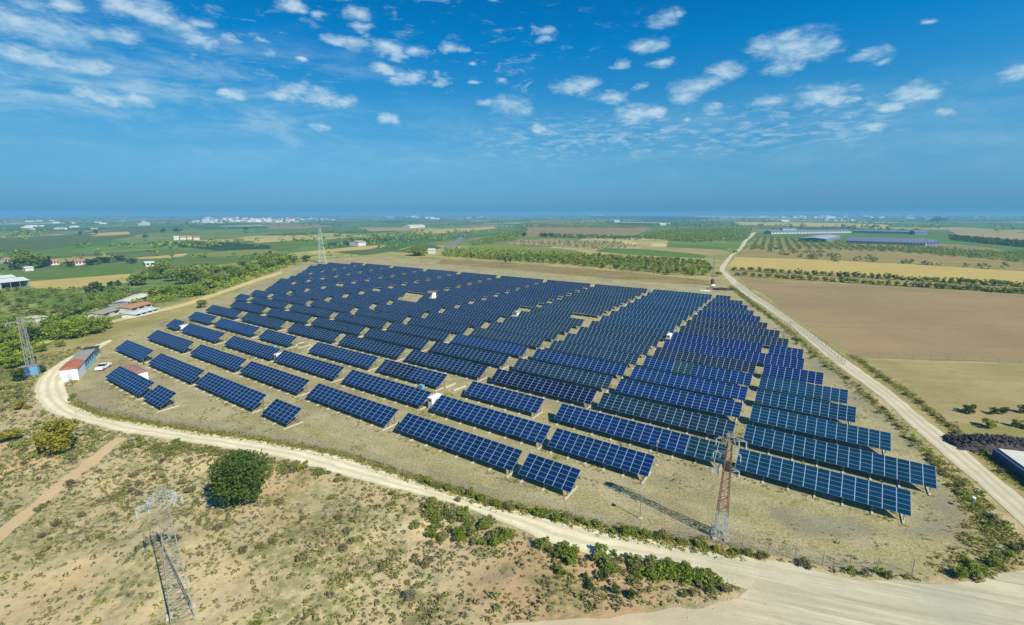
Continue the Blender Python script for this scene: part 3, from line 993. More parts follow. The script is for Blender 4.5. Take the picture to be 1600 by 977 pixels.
FIELDS = [
    # east of the lane
    ('plough', 'ploughed_field', [(1158, 439), (1300, 443), (1600, 462), (1760, 471), (1760, 578), (1600, 567), (1460, 563), (1335, 558), (1246, 500), (1196, 462)]),
    ('soil', 'orchard_strip', [(1138, 422), (1300, 428), (1600, 447), (1760, 455), (1760, 470), (1600, 461), (1300, 442), (1157, 438)]),
    ('stubble', 'stubble_field', [(1148, 402), (1250, 405), (1400, 412), (1600, 424), (1700, 430), (1700, 452), (1600, 446), (1300, 427), (1138, 420)]),
    ('soil', 'orchard_floor', [(1168, 384), (1280, 384), (1400, 390), (1500, 400), (1600, 410), (1600, 423), (1400, 411), (1250, 404), (1150, 401)]),
    ('orch', 'orchard_floor', [(1180, 371), (1270, 374), (1330, 381), (1470, 386), (1600, 398), (1600, 409), (1500, 399), (1400, 389), (1280, 383), (1170, 383)]),
    ('dark', 'dark_orchard_field', [(1480, 370), (1600, 379), (1680, 384), (1680, 390), (1600, 387), (1490, 376)]),
    ('dry', 'dry_field', [(1475, 358), (1600, 364), (1660, 366), (1660, 383), (1600, 378), (1500, 368)]),
    ('stubble', 'stubble_field', [(1150, 347), (1280, 348), (1385, 351), (1390, 356), (1280, 354), (1140, 351)]),
    ('green', 'green_field', [(1392, 350), (1600, 351), (1700, 352), (1700, 357), (1600, 356), (1392, 355)]),
    ('dry', 'dry_field', [(1345, 563), (1460, 566), (1600, 570), (1760, 578), (1760, 690), (1600, 668), (1480, 660), (1430, 635), (1385, 598)]),
    # behind the plant
    ('brown', 'earth_bank', [(690, 406), (760, 408), (860, 416), (960, 424), (1060, 433), (1118, 440), (1120, 446), (1060, 444), (960, 436), (860, 427), (760, 418), (680, 412)]),
    ('orch', 'orchard_floor', [(700, 388), (800, 392), (900, 398), (1000, 404), (1095, 408), (1110, 418), (1108, 432), (1030, 428), (930, 417), (830, 409), (690, 400)]),
    ('olive', 'grass_field', [(760, 382), (800, 383), (900, 391), (905, 398), (800, 391), (720, 388)]),
    ('dry', 'dry_field', [(800, 376), (860, 374), (950, 378), (1000, 385), (940, 390), (860, 385), (790, 381)]),
    ('green', 'green_strip', [(945, 388), (1000, 389), (1090, 397), (1110, 401), (1100, 404), (1000, 399), (930, 393)]),
    ('dry', 'dry_field', [(1010, 384), (1130, 391), (1140, 396), (1110, 400), (1000, 388)]),
    ('green', 'green_strip', [(1040, 380), (1140, 386), (1136, 390), (1030, 386)]),
    ('pale', 'pale_earth_patch', [(1020, 381), (1044, 382), (1040, 386), (1015, 385)]),
    ('pale', 'pale_earth_patch', [(975, 377), (1000, 381), (990, 383), (970, 380)]),
    ('vine', 'orchard_field', [(1010, 366), (1060, 359), (1175, 358), (1165, 374), (1090, 378), (1010, 373)]),
    ('brown', 'bare_hill_field', [(815, 371), (828, 352), (900, 351), (1000, 353), (1020, 358), (990, 368), (920, 372), (860, 369)]),
    ('dark', 'dark_orchard_field', [(915, 338), (1050, 337), (1110, 341), (1090, 344), (930, 341)]),
    ('stubble', 'stubble_field', [(1080, 336.5), (1180, 337.5), (1320, 340), (1320, 342), (1150, 341), (1085, 339)]),
    # the valley
    ('green', 'green_field', [(-60, 436), (0, 432), (120, 421), (214, 415), (206, 427), (120, 433), (45, 440), (-60, 446)]),
    ('stubble', 'stubble_field', [(48, 440), (120, 434), (204, 428), (198, 441), (150, 449), (100, 452), (52, 451)]),
    ('dry', 'dry_field', [(85, 404), (180, 399), (186, 402), (130, 407), (86, 411)]),
    ('stubble', 'stubble_field', [(213, 403), (250, 400), (292, 396), (290, 401), (250, 404), (218, 405)]),
    ('vine', 'vineyard', [(0, 372), (90, 368), (230, 356), (250, 362), (150, 380), (60, 392), (0, 395)]),
    ('dark', 'dark_orchard_field', [(262, 378), (330, 377), (420, 383), (420, 389), (340, 392), (280, 386)]),
    ('stubble', 'stubble_field', [(300, 376), (420, 372), (430, 375), (330, 379)]),
    ('olive', 'grass_field', [(300, 396), (420, 390), (440, 394), (350, 401), (300, 402)]),
    ('green', 'green_field', [(400, 384), (470, 378), (560, 370), (590, 372), (520, 382), (440, 390), (400, 391)]),
    ('stubble', 'stubble_field', [(398, 376), (450, 372), (500, 371), (496, 374), (440, 377), (400, 380)]),
    ('stubble', 'stubble_field', [(475, 394), (540, 387), (606, 382), (604, 386), (550, 392), (490, 398)]),
    ('dark', 'dark_orchard_field', [(502, 381), (560, 374), (640, 369), (650, 372), (590, 379), (520, 384)]),
    ('vine', 'vineyard', [(520, 394), (600, 388), (680, 384), (690, 388), (640, 396), (560, 398)]),
    ('stubble', 'stubble_field', [(640, 364), (700, 359), (770, 354), (775, 357), (730, 362), (650, 367)]),
    ('olive', 'grass_field', [(560, 366), (640, 360), (650, 363), (580, 369)]),
    ('green', 'green_field', [(730, 378), (780, 366), (815, 358), (822, 365), (800, 374), (740, 384)]),
    ('stubble', 'stubble_field', [(140, 365), (200, 362), (204, 366), (150, 369)]),
    ('green', 'green_field', [(400, 358), (520, 352), (640, 350), (640, 354), (500, 360), (400, 364)]),
    ('brown', 'fallow_field', [(420, 352), (480, 350), (520, 353), (470, 358), (420, 358)]),
    ('dry', 'dry_field', [(560, 356), (640, 355), (660, 359), (580, 362)]),
]
FIELDS = [(m, nm, p, i) for i, (m, nm, p) in enumerate(FIELDS)]
for m, nm, p, i in FIELDS:
    pts = [tuple(G(x, y)[:2]) for x, y in p]
    d = min(math.hypot(*q) for q in pts)
    sheet(nm, pts, FM[m], 0.016 + (0.004 * (i % 5)) + (0.05 if d > 700 else 0), jit=max(0.5, d * 0.006), step=max(2.0, d * 0.02))
A_ = [(737, 361), (722, 367), (714, 375), (703, 382), (690, 388)]
B_ = [(742, 361), (728, 368), (722, 376), (712, 384), (700, 390)]
ribbon('country_road', [tuple(G(*p)[:2]) for p in A_], [tuple(G(*p)[:2]) for p in B_], M['asphalt'], 0.25, 60, 4, 0.3)
ribbon('track', [tuple(G0(*p)) for p in [(1174, 364), (1171, 370), (1162, 376), (1154, 389)]], [tuple(G0(*p)) for p in [(1182, 363), (1176, 370), (1168, 376), (1161, 389)]], M['lane'], 0.07, 60, 4, 0.3)
ribbon('field_track', [tuple(G(*p)[:2]) for p in [(40, 545), (105, 522), (180, 500), (290, 474), (400, 436), (440, 424)]],
       [tuple(G(*p)[:2]) for p in [(42, 549), (107, 526), (182, 504), (292, 479), (402, 441), (442, 428)]], FM['pale'], 0.16, 120, 4, 0.35)


# ------------------------------------------------------------------ the solar plant
AZ = math.radians(-34.06)
D1 = np.array([math.cos(AZ), math.sin(AZ)])
D2 = np.array([-math.sin(AZ), math.cos(AZ)])
TILT, SLOPE_L, LOW_Z = math.radians(31.25), 4.184, 1.25
DY, DZ = SLOPE_L * math.cos(TILT), SLOPE_L * math.sin(TILT)


def UV(u, v, z=0.0):
    p = D1 * u + D2 * v
    return Vector((p[0], p[1], z))


def uv_of(px, py, z=0.0):
    p = G0(px, py, z)
    return float(p @ D1), float(p @ D2)


ROYAL, NAVY, TEAL, DEEP, SLATE, BLACKISH, PLUM, STEEL, AZURE = (
    (0.0015, 0.0211, 0.0828), (0.0025, 0.0172, 0.0518), (0.0030, 0.0370, 0.0780), (0.0015, 0.0150, 0.0880), (0.0090, 0.0277, 0.0490),
    (0.0015, 0.0066, 0.0346), (0.0110, 0.0172, 0.0346), (0.0040, 0.0317, 0.0720), (0.0015, 0.0238, 0.1008))
CN = {ROYAL: 'royal blue', NAVY: 'navy blue', TEAL: 'teal blue', DEEP: 'deep blue', SLATE: 'slate grey', BLACKISH: 'near black blue', PLUM: 'plum grey',
      STEEL: 'steel blue', AZURE: 'bright blue'}
ORD = ['first', 'second', 'third', 'fourth', 'fifth', 'sixth', 'seventh', 'eighth', 'ninth', 'tenth', 'eleventh', 'twelfth', 'thirteenth', 'fourteenth',
       'fifteenth', 'sixteenth', 'seventeenth', 'eighteenth', 'nineteenth', 'twentieth']
ROWS = {0: [(-157.1, -133.9), (-131.4, -121.5)],
        1: [(-188.3, -166.7), (-161.7, -133.6), (-131.5, -103.2), (-99.3, -89.4)],
        2: [(-196.0, -167.0), (-162.4, -134.1), (-131.6, -103.7), (-100.1, -71.9), (-69.1, -40.5), (-39.2, -29.3)],
        3: [(-211.1, -201.7), (-198.0, -170.6), (-164.8, -136.1), (-134.2, -105.1), (-101.8, -73.0), (-70.0, -41.1), (-39.9, -20.7)],
        4: [(-220.0, -201.4), (-197.5, -168.9), (-164.2, -145.4), (-133.9, -104.6), (-101.5, -78.0), (-69.7, -49.1), (-44.7, -10.9), (-9.2, 14.3)],
        5: [(-230.4, -203.9), (-199.2, -170.7), (-165.2, -137.2), (-134.2, -105.0), (-102.2, -73.4), (-70.1, -41.4), (-39.7, -11.5), (-9.6, 18.6)]}
RIGHT = {6: 13.7, 7: 8.7, 8: 7.5, 9: 2.5, 10: -2.3, 11: -3.0, 12: -7.7, 13: -11.2, 14: -16.2, 15: -19.9, 16: -23.7, 17: -27.6, 18: -31.3, 19: -38.4}
LEFT = {6: -232.2, 7: -250.9, 8: -257.1, 9: -263, 10: -276, 11: -290, 12: -296.5, 13: -306, 14: -318, 15: -330, 16: -344, 17: -350, 18: -352, 19: -336}
for k in range(6, 20):
    gaps = []
    if k != 10 and k <= 11: gaps.append((-10 - 0.45 * (k - 4), 1.9))
    gaps.append((-40.5 - 0.41 * (k - 5), 1.9))
    gaps.append((-71.7 - 0.53 * (k - 5), 3.3))
    gaps.append((-103.6 - 0.70 * (k - 5), 2.9))
    gaps.append((-135.7 - 0.72 * (k - 5), 2.6))
    gaps.append((-168.0 - 0.97 * (k - 5), 3.4))
    gaps.append((-201.5 - 1.05 * (k - 5), 3.8))
    if k >= 7: gaps.append((-238 - 0.95 * (k - 7), 3.6))
    if k >= 11: gaps.append((-273.8 - 1.7 * (k - 12), 3.6))
    if k >= 14: gaps.append((-306 - 2.6 * (k - 14), 3.2))
    g2 = [(c - w / 2, c + w / 2) for c, w in gaps]
    if k == 12: g2 += [(-113.4, -107.2), (-87, -74.2), (-168, -163.5), (-186, -179), (-212, -206.0), (-245.4, -239)]
    if k == 11: g2 += [(-179, -165.5)]
    g2.sort()
    mer = []
    for a, b in g2:
        if mer and a < mer[-1][1] + 2.5: mer[-1][1] = max(b, mer[-1][1])
        else: mer.append([a, b])
    segs, cur = [], LEFT[k]
    for a, b in mer:
        if a - cur > 3: segs.append((cur, a))
        cur = max(cur, b)
    if RIGHT[k] - cur > 2: segs.append((cur, RIGHT[k]))
    ROWS[k] = segs


def table_colour(k, u):
    if u > -12:
        if k <= 8: return TEAL
        if k <= 11: return DEEP
        return PLUM if k in (13,) else DEEP
    if u > -42:
        return {0: ROYAL, 1: ROYAL, 2: ROYAL, 3: ROYAL, 4: AZURE, 5: SLATE, 6: AZURE, 7: AZURE, 8: AZURE, 9: PLUM, 10: DEEP, 11: DEEP, 12: PLUM, 13: PLUM, 14: PLUM, 15: DEEP}.get(k, DEEP if k % 2 else SLATE)
    if u > -76:
        return {2: ROYAL, 3: ROYAL, 4: AZURE, 5: BLACKISH, 6: SLATE, 7: AZURE}.get(k, SLATE if k < 12 else STEEL)
    if u > -110:
        return {6: NAVY, 7: AZURE, 5: NAVY}.get(k, ROYAL if k <= 4 else SLATE)
    if k <= 4: return ROYAL
    return NAVY if k < 12 else ((0.003, 0.018, 0.056))


def panel_mesh(w, n, odd=None):
    th = 0.05
    ca, sa = math.cos(TILT), math.sin(TILT)
    v = []
    for z in (0, -th):
        for x, l in ((-w / 2, 0), (w / 2, 0), (w / 2, SLOPE_L), (-w / 2, SLOPE_L)):
            v.append((x, l * ca - z * sa, LOW_Z + l * sa + z * ca))
    f = [(0, 1, 2, 3), (7, 6, 5, 4), (4, 5, 1, 0), (5, 6, 2, 1), (6, 7, 3, 2), (7, 4, 0, 3)]
    me = bpy.data.meshes.new('panel_array')
    me.from_pydata(v, [], f)
    me.materials.append(M['panel'])
    me.materials.append(M['panel_back'])
    uvl = me.uv_layers.new(name='UVMap')
    for p in me.polygons:
        p.material_index = 0 if p.index == 0 else 1
        if p.index == 0:
            for li, q in zip(p.loop_indices, ((0, 0), (n, 0), (n, 5), (0, 5))):
                uvl.data[li].uv = q
        else:
            for li in p.loop_indices:
                uvl.data[li].uv = (0.5, 0.5)
    me.update()
    return me


def support_mesh():
    m = MB()
    ca, sa = math.cos(TILT), math.sin(TILT)
    m.bar((0, 0.35, 0.2), (0, 0.35, LOW_Z + 0.35 * sa / ca - 0.14), 0.10)
    m.bar((0, 3.0, 0.2), (0, 3.0, LOW_Z + 3.0 * sa / ca - 0.14), 0.12)
    m.bar((0, 0.05, LOW_Z - 0.09), (0, DY - 0.05, LOW_Z + DZ - 0.15), 0.09)
    m.bar((0, 1.0, 0.25), (0, 3.0, 1.9), 0.07)
    return m


_s = support_mesh().build('support', M['frame_steel'])
SUP = _s.data
bpy.data.objects.remove(_s)
_m = MB()
_m.box(-0.16, -0.55, -0.15, 0.16, 3.9, 0.16)
_s = _m.build('footing', M['concrete'])
FOOT = _s.data
bpy.data.objects.remove(_s)


def vrow(k): return 37.4 + 11.19 * k


def solar_table(k, j, nrow, u0, u1):
    w = u1 - u0
    n = max(2, round(w / 1.66))
    uc = (u0 + u1) / 2
    root = empty('solar_table', UV(uc, vrow(k), 0), AZ)
    col = table_colour(k, uc)
    rowname = 'front row' if k == 0 else ('back row' if k == 19 else ORD[k] + ' row')
    if j == nrow - 1: place = 'right end'
    elif j == 0: place = 'left end'
    else: place = ORD[j] + ' from left'
    size = 'short' if n <= 8 else ('mid-length' if n < 15 else 'long')
    tag(root, f'{size} {CN.get(col, "navy blue")} solar table, {place} of {rowname} counted from the road', 'solar table', 'tilted solar tables of the plant')
    p = bpy.data.objects.new('panel_array', panel_mesh(w, n))
    link(p, root)
    g = 1 + random.uniform(-0.12, 0.12)
    p.color = (col[0] * g, col[1] * g, col[2] * g, 1)
    ns = max(2, round(w / 4.15) + 1)
    xs = [-w / 2 + 0.75 + (w - 1.5) * i / (ns - 1) for i in range(ns)]
    if k <= 8:
        m = MB()
        for y in (0.55, 1.6, 2.75):
            z = LOW_Z + y * math.tan(TILT) - 0.11
            m.bar((-w / 2, y, z), (w / 2, y, z), 0.08)
        m.build('rail', M['frame_steel'], root)
        for x in xs:
            s = link(bpy.data.objects.new('support', SUP), root)
            s.location = (x, 0, 0)
            f = link(bpy.data.objects.new('footing', FOOT), root)
            f.location = (x, 0, 0)
    else:
        m, c = MB(), MB()
        for x in xs:
            m.bar((x, 3.0, 0.2), (x, 3.0, LOW_Z + 1.7), 0.12)
            m.bar((x, 0.35, 0.2), (x, 0.35, LOW_Z), 0.10)
            c.box(x - 0.16, -0.5, -0.15, x + 0.16, 3.9, 0.16)
        m.build('support', M['frame_steel'], root)
        c.build('footing', M['concrete'], root)
    if (k, j) == (4, nrow - 2):          # a run of darker teal modules at its east end
        q = bpy.data.objects.new('replacement_panels', panel_mesh(6.6, 4))
        link(q, root)
        q.location = (w / 2 - 3.3, -0.004, 0.012)
        q.color = (0.005, 0.030, 0.042, 1)
        tag(q, 'darker teal modules at the end')
    if (k, j) == (4, 4):
        q = bpy.data.objects.new('replacement_panels', panel_mesh(1.66 * 6, 6))
        link(q, root)
        q.location = (-w / 2 + 1.66 * 4.4, -0.004, 0.012)
        q.color = (0.0015, 0.007, 0.040, 1)
        tag(q, 'darker navy modules')
    if (k, j) == (8, nrow - 2):
        q = bpy.data.objects.new('replacement_panels', panel_mesh(1.66 * 3, 3))
        link(q, root)
        q.location = (-w / 2 + 1.66 * 6.5, -0.004, 0.012)
        q.color = (0.012, 0.042, 0.042, 1)
        tag(q, 'grey green modules')
    return root


for k, segs in ROWS.items():
    for j, (a, b) in enumerate(segs):
        solar_table(k, j, len(segs), a, b)

# ------------------------------------------------------------------ plant huts and cabinets
def cabinet(u0, u1, v0, v1, h, label, roof='red_tiles', gable=True, name='inverter_hut', cat='hut', z=0.0):
    w, l = u1 - u0, v1 - v0
    root = empty(name, UV((u0 + u1) / 2, (v0 + v1) / 2, z), AZ)
    tag(root, label, cat)
    m = MB()
    m.box(-w / 2, -l / 2, -0.1, w / 2, l / 2, h)
    wl = m.build('wall', M['white_wall'], root)
    m = MB()
    if gable:
        e, r = 0.25, min(w, l) * 0.28
        if w > l:
            m.prism([(-l / 2 - e, h + 0.01), (l / 2 + e, h + 0.01), (0, h + r)], -w / 2 - e, w / 2 + e)
        else:
            m.prism([(-w / 2 - e, h + 0.01), (w / 2 + e, h + 0.01), (0, h + r)], -l / 2 - e, l / 2 + e)
            m.v = [(y, -x, z_) for x, y, z_ in m.v]
    else:
        m.box(-w / 2 - 0.15, -l / 2 - 0.15, h + 0.005, w / 2 + 0.15, l / 2 + 0.15, h + 0.14)
    m.build('roof', M[roof], root)
    m = MB()
    m.box(w / 2 - 0.01, -0.5, 0, w / 2 + 0.04, 0.45, min(2.1, h - 0.3))
    m.build('door', M['grey_wall'], root)
    m = MB()
    m.box(-0.35, -l / 2 - 0.03, h - 0.75, 0.35, -l / 2 + 0.01, h - 0.35)
    m.build('vent', M['dark_steel'], root)
    return root


u_, v_ = uv_of(210, 585, 1.5)
cabinet(u_ - 4.2, u_ + 4.2, v_ - 1.7, v_ + 1.7, 2.7, 'white hut with faded red roof behind the front row of solar tables', 'pink_tiles')
cabinet(-72.7, -71.5, vrow(3) + 2.0, vrow(3) + 5.2, 2.6, 'white inverter cabinet in the gap of the fourth row, by a blue sheet', 'white_wall', False)
cabinet(-135.85, -134.55, vrow(3) + 1.2, vrow(3) + 4.2, 2.3, 'narrow white cabinet between two tables near stacked concrete beams', 'white_wall', False)
cabinet(-201.3, -199.9, vrow(3) + 1.2, vrow(3) + 4.2, 2.3, 'white cabinet beside the short solar table at the west edge', 'white_wall', False)
cabinet(-108.6, -106.2, vrow(11) + 0.4, vrow(11) + 3.2, 3.1, 'white hut with grey door in a gap amid the dark tables', 'grey_sheet')
cabinet(-43.6, -42.4, vrow(11) + 0.4, vrow(11) + 3.6, 2.6, 'tall narrow white cabinet between slate and deep blue tables', 'white_wall', False)
u_, v_ = uv_of(674.5, 465)
cabinet(u_ - 1.6, u_ + 1.6, v_ - 1.4, v_ + 1.6, 2.8, 'small white hut on the bare clearing far inside the plant', 'pink_tiles')
for (px, py, lab) in ((659, 607, 'bright blue sheet metal box behind the table near the white cabinet'), (428, 544, 'small blue box behind the long table beside the narrow cabinet')):
    r = empty('metal_box', UV(*uv_of(px, py)), AZ)
    tag(r, lab, 'box')
    m = MB(); m.box(-0.6, -0.45, -0.05, 0.6, 0.45, 0.9); m.build('body', M['sky_sheet'], r)
    m = MB(); m.box(-0.66, -0.5, 0.902, 0.66, 0.5, 0.97); m.build('lid', M['sky_sheet'], r)

# loose concrete beams lying in the wide gap of the fifth row
for i, (a, b, lab) in enumerate((((462, 539.5), (473, 536), 'westernmost concrete beam of three lying between solar tables'), ((467, 545), (484, 539.5), 'longest pale concrete beam of three lying between solar tables'),
                                 ((481, 547), (488, 541), 'short concrete beam lying closest to the next long table'), ((709, 611), (726, 604.5), 'pale concrete beam lying alone left of the mid-length royal table'),
                                 ((697, 606), (710, 600.5), 'pale concrete beam beside the table with dark navy modules'))):
    p, q = G0(*a), G0(*b)
    L_ = math.hypot(*(q - p))
    m = MB(); m.box(-L_ / 2, -0.22, -0.05, L_ / 2, 0.22, 0.3)
    for s in (-1, 1): m.box(s * L_ / 2 - 0.25, -0.24, -0.06, s * L_ / 2 + 0.25, 0.24, 0.36)
    o = m.build('concrete_beam', M['concrete'], None, ((p[0] + q[0]) / 2, (p[1] + q[1]) / 2, 0), math.atan2(q[1] - p[1], q[0] - p[0]))
    tag(o, lab, 'concrete beam')

# ------------------------------------------------------------------ entrance building
A, B, D = G0(104, 599), G0(124, 594), G0(157, 555)
eyu = (D - B) / np.linalg.norm(D - B)
exu = np.array([eyu[1], -eyu[0]])
W_ = 3.5
ang = math.atan2(exu[1], exu[0])
A = B - exu * W_
L_ = float(np.linalg.norm(D - B))
root = empty('site_building', (A[0], A[1], 0), ang)
tag(root, 'long low building with orange roof end and pale blue side by the road bend', 'building')
h = 3.4
l1, l2 = L_ * 0.30, L_ * 0.80
m = MB(); m.box(0, 0, -0.2, W_, l1, h); m.build('wall', M['white_wall'], root)
m = MB(); m.box(0.15, l1 + 0.002, -0.2, W_ - 0.02, l2, h - 0.25); m.build('wall', M['cyan_paint'], root)
m = MB(); m.box(0.3, l2 + 0.002, -0.2, W_ - 0.05, L_, h - 0.45); m.build('wall', M['white_wall'], root)
m = MB(); m.prism([(-0.25, h + 0.02), (W_ + 0.25, h + 0.02), (W_ * 0.5, h + 0.75)], 0, 1)
m.v = [(y, (-0.3 if x == 0 else l1 + 0.1), z) for x, y, z in m.v]
m.build('roof', M['red_tiles'], root)
m = MB(); m.add([(-0.1, l1 + 0.12, h - 0.2), (W_ + 0.25, l1 + 0.12, h - 0.12), (W_ + 0.25, l2, h - 0.12), (-0.1, l2, h - 0.2), (-0.1, l1 + 0.12, h), (W_ + 0.25, l1 + 0.12, h + 0.1), (W_ + 0.25, l2, h + 0.1), (-0.1, l2, h)],
                 [(3, 2, 1, 0), (4, 5, 6, 7), (0, 1, 5, 4), (1, 2, 6, 5), (2, 3, 7, 6), (3, 0, 4, 7)])
m.build('roof', M['grey_sheet'], root)
m = MB(); m.box(0.1, l2 + 0.01, h - 0.42, W_ + 0.3, L_ + 0.3, h - 0.28); m.build('roof', M['dark_steel'], root)
m = MB(); m.box(W_ + 0.0, l1 + 0.15, h - 0.75, W_ + 0.1, l2 - 0.1, h - 0.13); m.build('fascia', M['blue_paint'], root)
for i in range(4):
    y = l2 + 0.6 + i * (L_ - l2 - 1.2) / 3
    m = MB(); m.box(W_ - 0.06, y - 0.45, 1.0, W_ + 0.0, y + 0.45, 2.3); m.build('window', M['window_dark'], root)
for i in range(5):
    y = l1 + 1.2 + i * (l2 - l1 - 2.4) / 4
    m = MB(); m.box(W_ - 0.03, y - 0.7, 1.5, W_ + 0.02, y + 0.7, 2.3); m.build('window', M['window_dark'], root)
m = MB(); m.box(W_ * 0.35, -0.05, 0, W_ * 0.62, 0.01, 2.1); m.build('door', M['grey_wall'], root)

# ------------------------------------------------------------------ white pickup and the person
def pickup(loc, rz):
    root = empty('pickup_truck', loc, rz)
    tag(root, 'white pickup truck with dark load bed parked beside the long low building', 'pickup')
    m = MB()
    m.prism([(-2.5, 0.45), (2.5, 0.45), (2.52, 0.95), (2.2, 1.06), (0.95, 1.12), (0.45, 1.12), (-0.75, 1.1), (-0.78, 0.78), (-2.5, 0.78)], -0.9, 0.9)
    m.v = [(y, x, z) for x, y, z in m.v]
    m.build('body', M['car_white'], root)
    for s in (-1, 1):
        m = MB(); m.box(-2.5, s * 0.9 - 0.06, 0.78, -0.8, s * 0.9 + 0.0 * s + 0.06, 1.15); m.build('bed_side', M['car_white'], root)
    m = MB(); m.box(-2.52, -0.86, 0.6, -2.44, 0.86, 1.12); m.build('tailgate', M['car_white'], root)
    m = MB(); m.box(-2.42, -0.82, 0.785, -0.82, 0.82, 0.83); m.build('load_bed', M['tyre'], root)
    m = MB()
    m.prism([(-0.72, 1.1), (0.95, 1.12), (0.35, 1.62), (-0.62, 1.64)], -0.80, 0.80)
    m.v = [(y, x * (0.92 if z > 1.4 else 1.0), z) for x, y, z in m.v]
    m.build('cab', M['dark_glass'], root)
    m = MB(); m.box(-0.64, -0.76, 1.63, 0.38, 0.76, 1.69); m.build('roof', M['car_white'], root)
    for s in (-1, 1):
        for x in (-0.72, 0.02):
            m = MB(); m.bar((x, s * 0.81, 1.1), (x + 0.05, s * 0.75, 1.64), 0.09); m.build('pillar', M['car_white'], root)
        m = MB(); m.box(2.49, s * 0.72 - 0.16, 0.75, 2.55, s * 0.72 + 0.16, 0.95); m.build('headlight', M['insulator'], root)
        for x in (-1.6, 1.6):
            m = MB(); m.tube((x, s * 0.72, 0.36), (x, s * 0.95, 0.36), 0.37, n=14)
            wl = m.build('wheel', M['tyre'], root)
            m = MB(); m.tube((x, s * 0.93, 0.36), (x, s * 0.965, 0.36), 0.2, n=12); m.build('rim', M['galv'], wl)
    return root


p, q = G0(154, 581), G0(169.5, 572.5)
pickup(((p[0] + q[0]) / 2, (p[1] + q[1]) / 2, 0), math.atan2(*(p - q)[::-1]))


def person(loc, rz):
    """standing figure: one skinned body"""
    V_ = [(0, 0, 0.95), (0, 0, 1.15), (0, 0, 1.38), (0, 0, 1.50), (0, 0.02, 1.60), (0, 0.03, 1.72),
          (0.10, 0, 0.90), (0.11, 0.02, 0.50), (0.12, 0, 0.08), (0.13, 0.14, 0.04), (-0.10, 0, 0.90), (-0.12, -0.02, 0.50), (-0.13, -0.05, 0.08), (-0.14, 0.09, 0.04),
          (0.19, 0, 1.40), (0.25, 0.0, 1.13), (0.24, 0.12, 0.90), (0.24, 0.17, 0.80), (-0.19, 0, 1.40), (-0.26, -0.02, 1.13), (-0.27, 0.06, 0.88), (-0.27, 0.1, 0.78)]
    E_ = [(0, 1), (1, 2), (2, 3), (3, 4), (4, 5), (0, 6), (6, 7), (7, 8), (8, 9), (0, 10), (10, 11), (11, 12), (12, 13), (2, 14), (14, 15), (15, 16), (16, 17), (2, 18), (18, 19), (19, 20), (20, 21)]
    R_ = [0.14, 0.13, 0.15, 0.06, 0.085, 0.09, 0.10, 0.065, 0.05, 0.035, 0.10, 0.065, 0.05, 0.035, 0.065, 0.05, 0.04, 0.035, 0.065, 0.05, 0.04, 0.035]
    me = bpy.data.meshes.new('person')
    me.from_pydata(V_, E_, [])
    o = bpy.data.objects.new('person', me)
    link(o)
    md = o.modifiers.new('skin', 'SKIN')
    for d, r in zip(me.skin_vertices[0].data, R_):
        d.radius = (r, r * 0.85)
    me.skin_vertices[0].data[0].use_root = True
    o.modifiers.new('smooth', 'SUBSURF').levels = 1
    o.modifiers['smooth'].render_levels = 2
    t = NT('skin_and_clothes')
    sp = t.node('ShaderNodeSeparateXYZ')
    t.L.new(t.obj(), sp.inputs[0])
    z = sp.outputs[2]
    c = t.mix(t.math('GREATER_THAN', z, 0.93), (0.04, 0.042, 0.055), (0.17, 0.09, 0.06))
    c = t.mix(t.math('GREATER_THAN', z, 1.47), c, (0.42, 0.25, 0.17))
    c = t.mix(t.math('GREATER_THAN', z, 1.72), c, (0.03, 0.02, 0.015))
    me.materials.append(t.done(c, 0.8))
    o.location = loc
    o.rotation_euler = (0, 0, rz)
    tag(o, 'person in brown top and dark trousers standing beside a solar table', 'person')


p = G0(225.3, 570.5)
person((p[0], p[1], 0), 2.4)


# ------------------------------------------------------------------ pylons, masts and poles
def lattice(m, h0, h1, w0, w1, n, leg=0.13, brace=0.07, d0=None, d1=None):
    """tapered square lattice with zig-zag bracing on four faces"""
    def corner(i, t):
        w = w0 + (w1 - w0) * t
        z = h0 + (h1 - h0) * t
        sx, sy = ((-1, -1), (1, -1), (1, 1), (-1, 1))[i % 4]
        return Vector((sx * w / 2, sy * w / 2, z))
    for i in range(4):
        m.bar(corner(i, 0), corner(i, 1), leg)
    ts = [0.0]
    w, z = w0, 0.0
    for k in range(n):
        ts.append((k + 1) / n)
    for k in range(n):
        for i in range(4):
            a, b = (i, i + 1) if (k + i) % 2 else (i + 1, i)
            m.bar(corner(a, ts[k]), corner(b, ts[k + 1]), brace)
            m.bar(corner(i, ts[k + 1]), corner(i + 1, ts[k + 1]), brace * 0.9)


def insulators(root, x, y, z, s, loops=True, L1=0.9):
    m = MB()
    for q in range(5):
        m.tube((x, y, z - 0.1 - q * L1 / 5), (x, y, z - 0.18 - q * L1 / 5), 0.10, n=8)
    m.tube((x, y, z), (x, y, z - L1), 0.03, n=6)
    m.build('insulator', M['insulator'], root)
    if loops:
        m = MB()
        pts = []
        for i in range(9):
            a = -0.2 + (PI + 0.4) * i / 8
            pts.append((x + 0.1 * s, y - 0.75 + 0.75 * (1 - math.cos(a)), z - L1 * 0.25 - 0.95 * max(0, math.sin(a))))
        for a, b in zip(pts, pts[1:]):
            m.bar(a, b, 0.035)
        m.build('jumper_cable', M['galv'], root)


